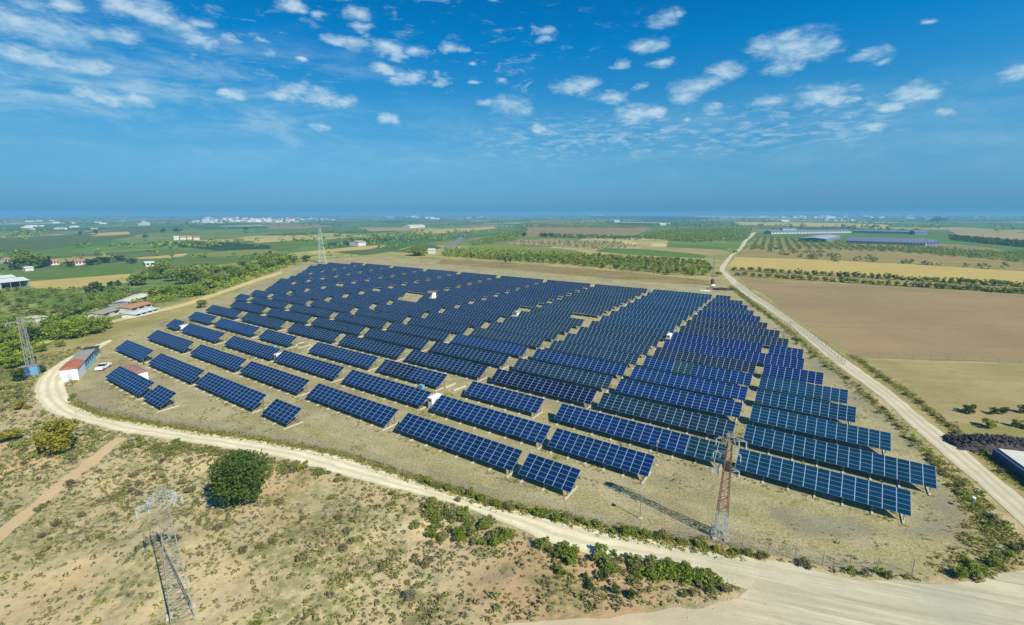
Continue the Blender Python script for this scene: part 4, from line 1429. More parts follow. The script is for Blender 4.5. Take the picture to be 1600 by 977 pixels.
def pylon(loc, rz, label, hgt_, lower, upper, split, w0, w1, arms, name='lattice_pylon', n0=6, n1=16, leg=0.13, brace=0.07):
    root = empty(name, loc, rz)
    tag(root, label, 'pylon')
    ws = w0 + (w1 - w0) * split / hgt_
    m = MB(); lattice(m, 0, split, w0, ws, n0, leg * 1.1, brace * 1.1); m.build('lower_mast', M[lower], root)
    m = MB(); lattice(m, split + 0.01, hgt_, ws, w1, n1, leg, brace); m.build('upper_mast', M[upper], root)
    m = MB()
    for i in range(4):
        sx, sy = ((-1, -1), (1, -1), (1, 1), (-1, 1))[i]
        m.box(sx * w0 / 2 - 0.35, sy * w0 / 2 - 0.35, -0.5, sx * w0 / 2 + 0.35, sy * w0 / 2 + 0.35, 0.22)
    m.build('footing', M['concrete'], root)
    for (z, lx, rx) in arms:
        w = w0 + (w1 - w0) * z / hgt_
        for s, l in ((-1, lx), (1, rx)):
            if l <= 0: continue
            m = MB()
            tip = (s * l, 0, z + 0.05)
            for sy in (-1, 1):
                m.bar((s * w / 2, sy * w / 2, z), tip, 0.045)
                m.bar((s * w / 2, sy * w / 2, z + 0.55), tip, 0.036)
                for t in (0.35, 0.65):
                    a = Vector((s * w / 2, sy * w / 2, z)).lerp(Vector(tip), t)
                    b = Vector((s * w / 2, sy * w / 2, z + 0.55)).lerp(Vector(tip), t)
                    m.bar(a, b, 0.035)
            a = Vector((s * w / 2, w / 2, z)).lerp(Vector(tip), 0.5); b = Vector((s * w / 2, -w / 2, z)).lerp(Vector(tip), 0.5)
            m.bar(a, b, 0.06)
            arm = m.build('crossarm', M['pale_steel'], root)
            insulators(root, s * l, 0, z, s)
            if l > 1.6 and l < 3: insulators(root, s * (l * 0.55), 0, z, s, True, 0.7)
    return root


pb = G(1125, 838)
pyl = pylon(pb, math.radians(-16), 'rust red lattice pylon with pale lower legs standing inside the near fence', 15.2, 'pale_steel', 'rust', 3.6, 1.5, 0.5,
            [(10.2, 1.9, 1.5), (12.6, 1.9, 1.5), (14.6, 1.7, 2.0)], leg=0.085, brace=0.036)
m = MB(); m.box(-1.25, -0.25, 0, -0.85, 0.15, 1.5); m.build('control_box', M['pale_steel'], pyl)
m = MB(); m.box(-0.55, -0.55, 15.2, 0.55, 0.55, 15.3); lattice(m, 13.9, 15.6, 1.3, 0.6, 2, 0.09, 0.06); m.build('head_frame', M['galv'], pyl)
pb = G(285, 966)
pyl = pylon(pb, math.radians(40), 'grey galvanised lattice pylon on the scrub slope nearest the camera', 16.0, 'galv', 'galv', 7.0, 2.15, 0.65,
            [(14.6, 2.2, 1.7), (15.3, 1.2, 1.2)], n0=8, n1=14, leg=0.075, brace=0.034)
m = MB(); lattice(m, 14.0, 16.2, 1.0, 0.8, 3, 0.05, 0.035); m.build('head_frame', M['galv'], pyl)
m = MB(); m.bar((-1.9, -0.8, 14.7), (1.3, 0.6, 15.4), 0.07); m.bar((-1.8, -0.6, 14.6), (1.6, 0.2, 15.0), 0.06); m.build('switch_bar', M['galv'], pyl)

# transformer tower at the road bend, west side
pb = G(51, 585)
root = pylon(pb, math.radians(25), 'grey twin-leg lattice tower with blue transformer kiosk by the road bend', 16.5, 'galv', 'galv', 5, 1.5, 0.9, [(15.0, 3.2, 3.2)], 'transformer_tower', 3, 7, 0.14, 0.06)
m = MB(); m.box(-1.7, -1.3, -1.2, 0.0, 0.5, 2.6); m.build('kiosk', M['blue_paint'], root)
m = MB(); m.box(0.05, -1.4, -1.2, 1.8, 0.5, 2.5); m.build('kiosk', M['sky_sheet'], root)
m = MB(); m.box(-1.8, -1.5, 2.61, 1.9, 0.6, 2.72); m.build('roof', M['galv'], root)
# tower far behind the plant
pb = G(504, 411)
pylon(pb, math.radians(20), 'pale steel transmission tower rising beyond the west back corner of the plant', 31, 'pale_steel', 'pale_steel', 10, 6.0, 1.2,
      [(20, 5, 5), (24, 4, 4), (27.5, 3.5, 3.5)], 'transmission_tower', 4, 9, 0.30, 0.14)
# lattice pole with transformer at the north east corner
pb = G(1113, 446)
root = pylon(pb, 0.3, 'slim grey lattice pole with dark transformer near the scrap heap', 17, 'galv', 'galv', 4, 0.9, 0.4, [(15.5, 1.6, 1.6)], 'transformer_pole', 4, 12, 0.12, 0.06)
m = MB(); m.box(-0.8, -0.6, 0.9, 0.8, 0.6, 3.8); m.build('transformer', M['dark_steel'], root)
m = MB(); m.box(-1.4, -1.2, -0.05, 1.4, 1.2, 0.6); m.build('plinth', M['white_wall'], root)


def pole(px, py, top, label, r=0.11, name='utility_pole', mat='galv', arm=True, head=None):
    b = G(px, py)
    d = math.cos(PITCH) * b.y + math.sin(PITCH) * (CAM_H - b.z)
    h = (py - top) * d / F_PX / math.cos(PITCH) * 0.98
    root = empty(name, b, random.uniform(0, 3))
    tag(root, label, 'mast' if name == 'camera_mast' else 'pole')
    r = max(r, 0.16 * d / F_PX)
    m = MB(); m.tube((0, 0, -0.2), (0, 0, h), r, r2=r * 0.7, n=8); m.build('shaft', M[mat], root)
    if arm:
        m = MB(); m.box(-1.1, -0.08, h - 0.5, 1.1, 0.08, h - 0.32); m.build('crossarm', M[mat], root)
        m = MB()
        for x in (-1, 0, 1): m.tube((x, 0, h - 0.32), (x, 0, h - 0.05), 0.09, n=8)
        m.build('insulator', M['insulator'], root)
    else:
        m = MB(); m.box(-0.16, -0.32, h - 0.28, 0.16, 0.32, h - 0.02); m.build('camera', M['white_wall' if head else 'galv'], root)
        m = MB(); m.box(-0.3, -0.3, -0.1, 0.3, 0.3, 0.15); m.build('footing', M['concrete'], root)
    return root


pole(463, 414, 392, 'pale pole on the valley edge left of the transmission tower')
pole(357, 447, 428, 'thin pole among bright trees below the plant')
pole(220, 418, 406, 'paired valley pole, the one nearer the small white house', name='utility_pole')
pole(205, 459, 439, 'pale pole beside the white canopy roof in the valley')
pole(41, 507, 487, 'leaning pale pole beside the low concrete tank')
pole(1000, 810, 768, 'thin grey camera mast standing by the near fence', 0.07, 'camera_mast', arm=False)
pole(1025, 727, 686, 'thin mast in front of the long royal blue table', 0.05, 'camera_mast', arm=False)
pole(1232, 528, 502, 'thin mast beside the lane at the steps of the deep blue tables', 0.06, 'camera_mast', arm=False)
pole(1518, 797, 775, 'short mast with white head on the grassy bank by the lane', 0.06, 'camera_mast', arm=False, head=1)
pole(1556, 872, 852, 'short grey mast on the stony bank near the junction', 0.06, 'camera_mast', arm=False)

# ------------------------------------------------------------------ fence
def chainlink():
    t = NT('chain_link')
    t.done((0.30, 0.31, 0.30), 0.6, 0.4)
    tr = t.node('ShaderNodeBsdfTransparent')
    mx = t.node('ShaderNodeMixShader')
    mx.inputs[0].default_value = 0.13
    t.L.new(tr.outputs[0], mx.inputs[1])
    t.L.new(t.bsdf.outputs[0], mx.inputs[2])
    t.L.new(mx.outputs[0], t.N['Material Output'].inputs[0])
    return t.mat


M['chain_link'] = chainlink()


def fence(pts, label, h=2.0, gap=3.6, maxp=98):
    P = [Vector((x, y, 0)) for x, y in pts]
    S = [P[0]]
    L = []
    for a, b in zip(P, P[1:]):
        n = max(1, round((b - a).length / gap))
        for i in range(1, n + 1):
            S.append(a.lerp(b, i / n))
    root = empty('wire_fence', P[0])
    tag(root, label, 'fence')
    m = MB()
    for a, b in zip(S, S[1:]):
        a, b = a - P[0], b - P[0]
        m.add([a, b, b + Vector((0, 0, h - 0.05)), a + Vector((0, 0, h - 0.05))], [(0, 1, 2, 3)])
    m.build('wire_mesh', M['chain_link'], root)
    w = MB()
    for z in (0.1, h * 0.5, h):
        for a, b in zip(S, S[1:]):
            w.bar(a - P[0] + Vector((0, 0, z)), b - P[0] + Vector((0, 0, z)), 0.03)
    w.build('wire', M['galv'], root)
    m = MB(); m.tube((0, 0, -0.1), (0, 0, h + 0.15), 0.045, n=6)
    o = m.build('post', M['galv'], root)
    me = o.data
    for s in S[1:maxp]:
        c = link(bpy.data.objects.new('post', me), root)
        c.location = s - P[0]


fence(polyg([(112, 603), (118, 624), (140, 640), (200, 652), (250, 661), (330, 673), (400, 684), (480, 698), (550, 712), (620, 736), (700, 760), (780, 786), (860, 802), (940, 820), (1000, 833)]),
      'chain link fence along the inner verge of the pale curved road, west half')
fence(polyg([(1060, 841), (1120, 849), (1200, 866), (1285, 884), (1370, 894), (1425, 897)]), 'chain link fence in front of the junction, with grey posts')
fence(polyg([(1320, 570), (1290, 542), (1252, 514), (1215, 486), (1180, 463), (1150, 445)]), 'thin fence between the stepped tables and the lane')
fence(polyg([(1322, 560), (1400, 561), (1480, 563), (1560, 566), (1660, 572)]), 'wire fence dividing the ploughed field from the dry field', 1.2, 5)

# ------------------------------------------------------------------ heap and tank beside the lane
hp = G(1566, 699)
rng = np.random.default_rng(5)
m = MB()
dirv = np.array([D1[0], D1[1]])
for i in range(900):
    a, b = rng.uniform(-1, 1), rng.normal(0, 0.42)
    x, y = a * 8.5, b * 2.6
    z = max(0, 1.9 * (1 - a * a * 0.7) * math.exp(-b * b * 1.6)) * rng.uniform(0.8, 1.15)
    t, l = rng.uniform(0, 6.28), rng.uniform(0.3, 0.8)
    dz = rng.uniform(-0.4, 0.4)
    m.bar((x - math.cos(t) * l, y - math.sin(t) * l, z - dz), (x + math.cos(t) * l, y + math.sin(t) * l, z + dz), rng.uniform(0.12, 0.3))
nx, ny = 26, 12
vs = [((i / (nx - 1) * 2 - 1) * 9, (j / (ny - 1) * 2 - 1) * 3.4, max(-0.1, 1.75 * (1 - (i / (nx - 1) * 2 - 1) ** 2) * (1 - (j / (ny - 1) * 2 - 1) ** 2) + rng.uniform(-0.12, 0.12))) for j in range(ny) for i in range(nx)]
m.add(vs, [(j * nx + i, j * nx + i + 1, (j + 1) * nx + i + 1, (j + 1) * nx + i) for j in range(ny - 1) for i in range(nx - 1)])
o = m.build('brushwood_heap', M['wood_dark'], None, hp, math.radians(-14))
tag(o, 'dark purple brown heap of cut wood beside the pale covered tank', 'heap')
a, b = G0(1549, 713), G0(1622, 768)
root = empty('water_tank', (a[0], a[1], 0), math.atan2((b - a)[1], (b - a)[0]))
tag(root, 'low tank with shadowed navy side and pale slab cover at the edge of the lane', 'tank')
Lt = float(np.linalg.norm(b - a))
m = MB(); m.box(0, 0, -0.3, Lt, 8.5, 1.5); m.build('wall', M['navy_shadow'], root)  # navy wall colour carries the shade of this side
for i in range(3):
    m = MB(); m.box(i * Lt / 3 + 0.05, 0.7, 1.505, (i + 1) * Lt / 3 - 0.05, 8.2, 1.72); m.build('cover_slab', M['pale_slab'], root)

# scrap by the transformer pole
sp_ = G(1128, 453)
root = empty('scrap_pile', sp_, -0.3)
tag(root, 'low pile of dark scrap timber and metal near the transformer pole', 'scrap')
m = MB()
for i in range(60):
    x, y, z = rng.normal(0, 3.2), rng.normal(0, 1.3), rng.uniform(0.1, 1.0)
    t, l = rng.normal(0, 0.5), rng.uniform(0.5, 2.0)
    m.bar((x - l * math.cos(t), y - l * math.sin(t), z), (x + l * math.cos(t), y + l * math.sin(t), z * rng.uniform(0.6, 1.3)), rng.uniform(0.1, 0.4))
m.build('timber', M['wood_dark'], root)
m = MB()
for i in range(12):
    x, y, z = rng.normal(-1, 3.0), rng.normal(0, 1.2), rng.uniform(0.3, 1.1)
    m.bar((x - 1, y, z), (x + 1, y + rng.normal(0, 0.5), z + 0.1), 0.3)
m.build('metal', M['rust'], root)
sp_ = G(1101, 455.5)
m = MB()
for i in range(10): m.box(rng.uniform(-3, 2), rng.uniform(-0.8, 0.6), 0, rng.uniform(-1, 3), rng.uniform(0.7, 1.2), 0.12 + 0.06 * i)
o = m.build('sheet_stack', M['white_wall'], None, sp_, -0.4)
tag(o, 'flat stack of white sheets behind the back row near the scrap', 'stack')


# ------------------------------------------------------------------ farm buildings
def shed(pa, pb_, depth, eave, ridge, label, wall, roof, cat='barn', name='farm_building', openings=0, open_front=False, back=None, world=False, group=None):
    """gabled building whose near wall runs from ground point pa to pb"""
    a, b = (pa, pb_) if world else (G(*pa), G(*pb_))
    d = Vector((b.x - a.x, b.y - a.y, 0))
    L = d.length
    root = empty(name, (a.x, a.y, min(a.z, b.z)), math.atan2(d.y, d.x))
    tag(root, label, cat, group)
    m = MB()
    if open_front:
        m.box(0, depth - 0.3, -0.5, L, depth, eave); m.box(0, 0.4, -0.5, 0.3, depth - 0.31, eave); m.box(L - 0.3, 0.4, -0.5, L, depth - 0.31, eave)
    else:
        m.box(0, 0, -0.5, L, depth, eave)
    m.build('wall', M[wall], root)
    if open_front:
        for i in range(4):
            x = 0.2 + (L - 0.6) * i / 3
            q = MB(); q.box(x, 0.0, -0.5, x + 0.3, 0.3, eave); q.build('post', M['galv'], root)
    m = MB()
    e = 0.5
    m.prism([(-e, eave + 0.02), (depth / 2, ridge), (depth + e, eave + 0.02), (depth + e, eave - 0.1), (depth / 2, ridge - 0.15), (-e, eave - 0.1)], -e, L + e)
    m.build('roof', M[roof], root)
    m = MB()
    if not open_front:
        for s, x in ((-1, 0), (1, L)):
            m.add([(x + 0.01 * s, 0, eave - 0.1), (x + 0.01 * s, depth, eave - 0.1), (x + 0.01 * s, depth / 2, ridge - 0.16)], [(0, 1, 2)])
        m.build('gable', M[wall], root)
    for i in range(openings):
        x = L * (i + 0.5) / openings
        q = MB(); q.box(x - min(1.4, L / openings * 0.3), -0.06, eave * 0.45, x + min(1.4, L / openings * 0.3), 0.0, eave * 0.85); q.build('window', M['window_dark'], root)
    return root


# farm below the plant on the west side
shed((160, 499), (204, 486), 7, 2.4, 3.2, 'long low white building with grey roof and white parapet in the farm below', 'cream_wall', 'grey_sheet', openings=3)
shed((205, 489), (238, 480), 8, 2.0, 2.8, 'low farm building with faded orange tiled roof', 'grey_wall', 'orange_tiles', openings=3)
shed((176, 487), (203, 480), 7, 2.6, 3.2, 'grey roofed farm outbuilding tight against the dark trees', 'grey_wall', 'grey_sheet', openings=3)
shed((207, 478), (240, 466), 8, 3.0, 3.7, 'white roofed farm barn behind the orange roof', 'blue_paint', 'cream_wall', openings=0)
shed((212, 497), (248, 487), 6, 1.6, 2.0, 'low pale walled yard building at the foot of the slope', 'light_sheet', 'light_sheet', openings=4)
shed((203, 447), (222, 445.5), 8, 4, 4.6, 'white canopy roof amid bright valley trees', 'cream_wall', 'cream_wall', cat='canopy', open_front=True)
shed((2, 452), (47, 447), 16, 4.5, 6.5, 'open sided shed with pale metal roof at the west margin', 'grey_wall', 'light_sheet', open_front=True, cat='shed')
shed((-14, 447), (26, 443), 12, 5, 6.6, 'second pale metal shed tucked behind the open sided shed', 'grey_wall', 'light_sheet', cat='shed')
shed((52, 505), (75, 501), 8, 2.2, 2.3, 'low square concrete tank house above the dark hedge', 'grey_wall', 'concrete', cat='hut')
shed((8, 412), (22, 411), 9, 4, 6, 'cream farmhouse left of the dark tree clump', 'cream_wall', 'pink_tiles', cat='house', name='farmhouse', openings=3)
shed((80, 415), (93, 414), 9, 4, 6, 'white farmhouse just right of the dark tree clump', 'cream_wall', 'orange_tiles', cat='house', name='farmhouse', openings=3)
shed((118, 415), (134, 414), 9, 4, 6.5, 'cream farmhouse among valley bushes by the big green field', 'cream_wall', 'pink_tiles', cat='house', name='farmhouse', openings=3)
shed((40, 424), (53, 423), 8, 3, 4, 'small white roofed hut by the edge of the big green field', 'cream_wall', 'light_sheet', cat='hut')
shed((228, 417), (242, 416), 9, 3.5, 5, 'small white house beside the paired valley poles', 'cream_wall', 'light_sheet', cat='house', name='farmhouse', openings=2)
shed((669, 396.5), (679, 396.5), 8, 4, 5.5, 'white hut beside the dark round bush beyond the back rows', 'cream_wall', 'light_sheet', cat='hut')
shed((560, 385), (572, 384), 20, 6, 9, 'grey roofed farm among green strips beyond the plant', 'cream_wall', 'grey_sheet')
shed((640, 356.5), (664, 355.5), 30, 8, 11, 'white farm group on the valley floor near the horizon', 'cream_wall', 'light_sheet')
for i, (x, y, w, lab) in enumerate(((272, 375.5, 8, 'westernmost white house of the small valley hamlet'), (282, 375, 9, 'white house in the middle of the valley hamlet'), (293, 374.6, 7, 'orange roofed house of the valley hamlet'),
                                    (303, 375.3, 9, 'largest pale house of the valley hamlet'))):
    shed((x, y), (x + w, y - 0.2), 11, 5, 8, lab, 'cream_wall', ('light_sheet', 'orange_tiles', 'orange_tiles', 'pink_tiles')[i], cat='house', name='farmhouse')
# silo works far off on the west plain
for (x, y, w, hh, lab) in ((216, 352.5, 5, 9, 'stepped white block of the far silo works'), (221.5, 352.5, 5, 17, 'tall white tower of the far silo works'), (227.5, 352.3, 4, 13, 'white silo block at the right of the far works')):
    shed((x, y), (x + w, y), 12, hh, hh + 1.5, lab, 'cream_wall', 'light_sheet', cat='factory', name='silo_works')
# large livestock farm on the east side
shed((1205, 366), (1330, 364), 20, 4.5, 7.5, 'very long slate roofed barn at the back of the livestock farm, west part', 'grey_wall', 'blue_sheet', openings=24)
shed((1332, 364), (1440, 366.5), 20, 4.5, 7.5, 'long slate roofed barn at the back of the livestock farm, east part', 'grey_wall', 'blue_sheet', openings=20)
shed((1290, 379), (1313, 373), 36, 5, 7, 'wide pale roofed shed at the west end of the livestock farm', 'blue_sheet', 'grey_blue_sheet')
shed((1322, 380.5), (1446, 385), 22, 4.2, 9.5, 'front barn of the livestock farm with slate roof and white lower wall', 'cream_wall', 'blue_sheet', openings=26)
shed((1446, 384.5), (1467, 384), 20, 5.5, 8, 'bluish end barn closing the livestock farm row', 'blue_sheet', 'blue_sheet', openings=4)
shed((1223, 361), (1244, 361), 14, 5, 8, 'pale slate barn above the long livestock barn', 'light_sheet', 'blue_sheet')
shed((1429, 367), (1449, 367), 14, 6, 9, 'small bluish barn by the east end of the long barn', 'blue_sheet', 'blue_sheet')
for i, x in enumerate((1424, 1428.3, 1432.6)):
    g = G(x, 382.6)
    r = empty('feed_silo', (g.x, g.y - 6, g.z))
    tag(r, 'pale feed silo, %s of the three in front of the slate barn' % ('left', 'middle', 'right')[i], 'silo')
    m = MB(); m.tube((0, 0, 1.5), (0, 0, 9), 1.5, n=12); m.build('barrel', M['light_sheet'], r)
    m = MB(); m.tube((0, 0, 9.01), (0, 0, 10.2), 1.5, r2=0.3, n=12); m.build('cap', M['galv'], r)
    for k in range(3):
        m = MB(); m.bar((math.cos(k * 2.1) * 1.2, math.sin(k * 2.1) * 1.2, -0.2), (math.cos(k * 2.1) * 1.2, math.sin(k * 2.1) * 1.2, 1.5), 0.25); m.build('leg', M['galv'], r)
shed((965, 349), (1045, 351), 16, 4, 6, 'long thin white greenhouse behind the bare hill field', 'cream_wall', 'light_sheet', cat='greenhouse')
shed((960, 348), (968, 348), 14, 8, 12, 'white block at the west end of the greenhouse', 'cream_wall', 'light_sheet')
shed((1030, 352.4), (1041, 352.4), 16, 5, 8, 'white barn below the east end of the greenhouse', 'cream_wall', 'light_sheet')
shed((922, 337.3), (945, 337.3), 60, 16, 22, 'white works on the far ridge above the dark orchard', 'cream_wall', 'light_sheet', cat='factory')

# far settlements: each house its own object, sharing a few shapes
def house_mesh(w, d, e, r, wall, roof):
    m = MB()
    m.box(-w / 2, -d / 2, -1, w / 2, d / 2, e, 0)
    m.prism([(-d / 2 - 0.4, e + 0.02), (d / 2 + 0.4, e + 0.02), (0, r)], -w / 2 - 0.4, w / 2 + 0.4, 1)
    o = m.build('town_house', [M[wall], M[roof]])
    me = o.data
    bpy.data.objects.remove(o)
    return me


HM = [house_mesh(14, 11, 7, 10, 'white_wall', 'orange_tiles'), house_mesh(18, 12, 9, 12, 'white_wall', 'pink_tiles'), house_mesh(13, 12, 11, 13, 'white_wall', 'orange_tiles'),
      house_mesh(24, 14, 8, 11, 'grey_wall', 'pink_tiles'), house_mesh(16, 14, 14, 15, 'white_wall', 'light_sheet')]
SM = [house_mesh(46, 26, 8, 11, 'white_wall', 'light_sheet'), house_mesh(70, 30, 9, 12, 'white_wall', 'light_sheet'), house_mesh(36, 24, 10, 13, 'light_sheet', 'blue_sheet')]
rng = np.random.default_rng(11)


def settle(n, x0, x1, y0, y1, meshes, label, cat, name, group, sc=1.0):
    for i in range(n):
        px = rng.uniform(x0, x1)
        py = y0 + (y1 - y0) * rng.beta(1.3, 1.3)
        g = G(px, py)
        o = bpy.data.objects.new(name, meshes[rng.integers(len(meshes))])
        link(o)
        o.location = g
        o.rotation_euler = (0, 0, rng.uniform(-0.5, 0.5) + (0 if rng.random() < 0.7 else 1.57))
        s = sc * rng.uniform(0.8, 1.25)
        o.scale = (s, s, s)
        tag(o, label, cat, group)


settle(110, 318, 470, 341.5, 347.5, HM, 'tiny house of the far town with red and white roofs on the west plain', 'house', 'town_house', 'houses of the far town', 1.15)
settle(14, 300, 345, 346, 349, SM, 'pale warehouse at the near fringe of the far town', 'warehouse', 'warehouse', 'warehouses by the far town', 0.7)
settle(12, 470, 525, 341, 344.5, SM, 'white warehouse strung out right of the far town', 'warehouse', 'warehouse', 'warehouses right of the far town', 0.8)
settle(16, 40, 200, 341, 360, SM, 'lone white farm shed scattered on the hazy west plain', 'shed', 'farm_shed', 'sheds on the west plain', 0.5)
settle(12, 600, 780, 337.5, 343, SM, 'white shed on the hazy skyline beyond the plant', 'shed', 'farm_shed', 'sheds on the middle skyline', 1.3)
settle(60, 1190, 1470, 336.2, 341.5, SM, 'white industrial shed on the hazy east skyline', 'shed', 'industrial_shed', 'sheds on the east skyline', 1.2)
settle(14, 1290, 1345, 343.5, 347, SM + HM, 'pale building of the far grain works on the east plain', 'building', 'grain_works', 'far grain works', 0.55)
settle(10, 1200, 1250, 343.5, 346.5, SM, 'bluish works building behind the long straw field', 'building', 'works_building', 'works behind the straw field', 0.6)
settle(10, 1480, 1600, 336, 341, SM, 'pale shed on the far skyline at the east margin', 'shed', 'farm_shed', 'sheds at the east margin', 1.0)
# ------------------------------------------------------------------ vegetation
def leaf_quads(centers, size, rng, up=0.3):
    n = len(centers)
    nrm = rng.normal(size=(n, 3))
    nrm[:, 2] += up
    nrm /= np.linalg.norm(nrm, axis=1)[:, None]
    a = np.cross(nrm, rng.normal(size=(n, 3)))
    a /= np.linalg.norm(a, axis=1)[:, None] + 1e-9
    b = np.cross(nrm, a)
    s = (size * rng.uniform(0.6, 1.3, n))[:, None] if np.ndim(size) == 0 else (np.asarray(size) * rng.uniform(0.6, 1.3, n))[:, None]
    k = rng.uniform(0.55, 0.9, n)[:, None]
    V = np.stack([centers + a * s, centers + b * s * k, centers - a * s, centers - b * s * k], 1).reshape(-1, 3)
    return V, np.arange(4 * n).reshape(-1, 4)


def crown_points(rng, nclump, nleaf, flat=0.0, cone=False):
    """leaf positions in a unit crown (width 1, height 1, base 0), in clumps with gaps between them"""
    cs, rs = [], []
    while len(cs) < nclump:
        p = rng.uniform(-1, 1, 3)
        r = np.linalg.norm(p * (1, 1, 1))
        if r > 1 or r < 0.35: continue
        q = np.array([p[0] * 0.36, p[1] * 0.36, 0.52 + p[2] * 0.36])
        if cone: q[:2] *= 1.15 - q[2]
        cs.append(q)
        rs.append(rng.uniform(0.12, 0.22))
    cs, rs = np.array(cs), np.array(rs)
    pick = rng.integers(nclump, size=nleaf)
    d = rng.normal(size=(nleaf, 3))
    d /= np.linalg.norm(d, axis=1)[:, None]
    rad = rs[pick] * rng.uniform(0.35, 1.0, nleaf) ** 0.5
    P = cs[pick] + d * rad[:, None] * (1, 1, 0.85)
    P[:, 2] = np.clip(P[:, 2], 0.03, None)
    tone = rng.uniform(0, 1, nclump)
    return P, np.clip(tone[pick] * 0.6 + rng.uniform(0, 0.4, nleaf), 0, 1)


def crown_mesh(name, seed, mat, nclump=14, nleaf=420, leaf=0.055, cone=False):
    rng = np.random.default_rng(seed)
    P, sh = crown_points(rng, nclump, nleaf, cone=cone)
    V, F = leaf_quads(P, leaf, rng, 0.9)
    return np_mesh(name, V, F, [M[mat]], shade=sh)


def trunk_mesh(seed):
    rng = np.random.default_rng(seed)
    m = MB()
    m.tube((0, 0, -0.06), (0.01, 0, 0.3), 0.035, r2=0.025, n=7)
    for i in range(4):
        a = i * 1.6 + rng.uniform(0, 0.5)
        m.tube((0.01, 0, 0.26), (math.cos(a) * 0.22, math.sin(a) * 0.22, rng.uniform(0.5, 0.7)), 0.02, r2=0.007, n=5)
    o = m.build('trunk', M['bark'])
    me = o.data
    bpy.data.objects.remove(o)
    return me


CR = {}
for kind, mat in (('dark', 'leaf_dark'), ('mid', 'leaf_mid'), ('bright', 'leaf_bright'), ('yellow', 'leaf_yellow'), ('olive', 'leaf_olive'), ('grey', 'leaf_grey'), ('scrub', 'leaf_scrub')):
    CR[kind] = [crown_mesh('crown', 100 + i * 7 + len(kind), mat, 12 + 3 * i, 520, 0.062) for i in range(3)]
CR['big_dark'] = [crown_mesh('crown', 55, 'leaf_dark', 46, 5200, 0.024)]
CR['big_yellow'] = [crown_mesh('crown', 56, 'leaf_yellow', 26, 2200, 0.034)]
CR['big_bright'] = [crown_mesh('crown', 57 + i, 'leaf_bright', 30, 1700, 0.036) for i in range(2)]
CR['big_mid'] = [crown_mesh('crown', 60 + i, 'leaf_mid', 30, 1700, 0.036) for i in range(2)]
CR['cypress'] = [crown_mesh('crown', 63, 'leaf_dark', 24, 700, 0.05, True)]
TR = [trunk_mesh(i) for i in range(3)]
vr = random.Random(4)


def plant(p, w, h, kind, name, label, cat, group=None, trunk=True, sink=0.02):
    root = empty(name, (p.x, p.y, p.z - sink * h), vr.uniform(0, 6.28))
    root.scale = (w, w, h)
    tag(root, label, cat, group)
    link(bpy.data.objects.new('crown', vr.choice(CR[kind])), root)
    if trunk:
        link(bpy.data.objects.new('trunk', vr.choice(TR)), root).location = (0, 0, sink * 0.6)
    return root


def bush(p, w, h, kind, name, label, cat, group=None):
    o = bpy.data.objects.new(name, vr.choice(CR[kind]))
    link(o)
    o.location = (p.x, p.y, p.z - 0.06 * h)
    o.rotation_euler = (0, 0, vr.uniform(0, 6.28))
    o.scale = (w, w, h)
    tag(o, label, cat, group)
    return o


def depth(p):
    return math.cos(PITCH) * p.y + math.sin(PITCH) * (CAM_H - p.z)


def tree_px(px, py, wpx, hpx, kind, label, name='broadleaf_tree', group=None, cat='tree', trunk=True, sink=0.02):
    p = G(px, py)
    k = depth(p) / F_PX
    plant(p, wpx * k, hpx * k * 1.02, kind, name, label, cat, group, trunk, sink)


# single trees and bushes with a look of their own
tree_px(380, 787, 98, 92, 'big_dark', 'large round dark green tree standing alone on the scrub slope', 'evergreen_tree')
tree_px(98, 705, 66, 56, 'big_yellow', 'big yellow green bush just below the road bend', 'broom_bush', cat='bush', trunk=False)
tree_px(72, 700, 30, 22, 'olive', 'grey green bush at the left foot of the yellow bush', 'broom_bush', cat='bush', trunk=False)
tree_px(16, 690, 36, 24, 'yellow', 'smaller yellow green bush near the west margin', 'broom_bush', cat='bush', trunk=False)
tree_px(34, 640, 22, 14, 'yellow', 'low yellow bush left of the road bend', 'broom_bush', cat='bush', trunk=False)
tree_px(315, 481, 20, 16, 'olive', 'round olive bush on the plateau edge above the farm', 'broom_bush', cat='bush', trunk=False)
tree_px(31, 597, 26, 24, 'dark', 'dark bush left of the blue kiosk', 'evergreen_bush', cat='bush', trunk=False)
tree_px(62, 583, 18, 16, 'dark', 'dark bush right of the blue kiosk', 'evergreen_bush', cat='bush', trunk=False)
tree_px(819, 371, 8, 8, 'dark', 'dark round tree alone at the foot of the bare hill field', 'evergreen_tree')
for x, lab in ((846, 'left'), (853, 'middle'), (861, 'right')):
    tree_px(x, 371, 9, 8, 'dark', f'dark tree, {lab} of three below the bare hill field', 'evergreen_tree')
tree_px(655, 399.5, 36, 16, 'big_mid', 'wide dark round bush beside the white hut beyond the back rows', 'evergreen_tree')
tree_px(736, 406, 5, 14, 'cypress', 'slim cypress alone behind the plant', 'cypress_tree')
tree_px(789.5, 412, 6, 12, 'cypress', 'left slim cypress of a pair behind the plant', 'cypress_tree')
tree_px(797.5, 412, 5, 12, 'cypress', 'right slim cypress of a pair behind the plant', 'cypress_tree')
tree_px(1148, 396, 10, 5, 'mid', 'small bush where the lane bends beyond the plant', 'broom_bush', cat='bush', trunk=False)
tree_px(1122, 432, 12, 9, 'mid', 'bush beside the slim lattice pole', 'broom_bush', cat='bush', trunk=False)
tree_px(1466, 347, 26, 9, 'big_mid', 'large rounded tree on the east plain near the horizon', 'broadleaf_tree')
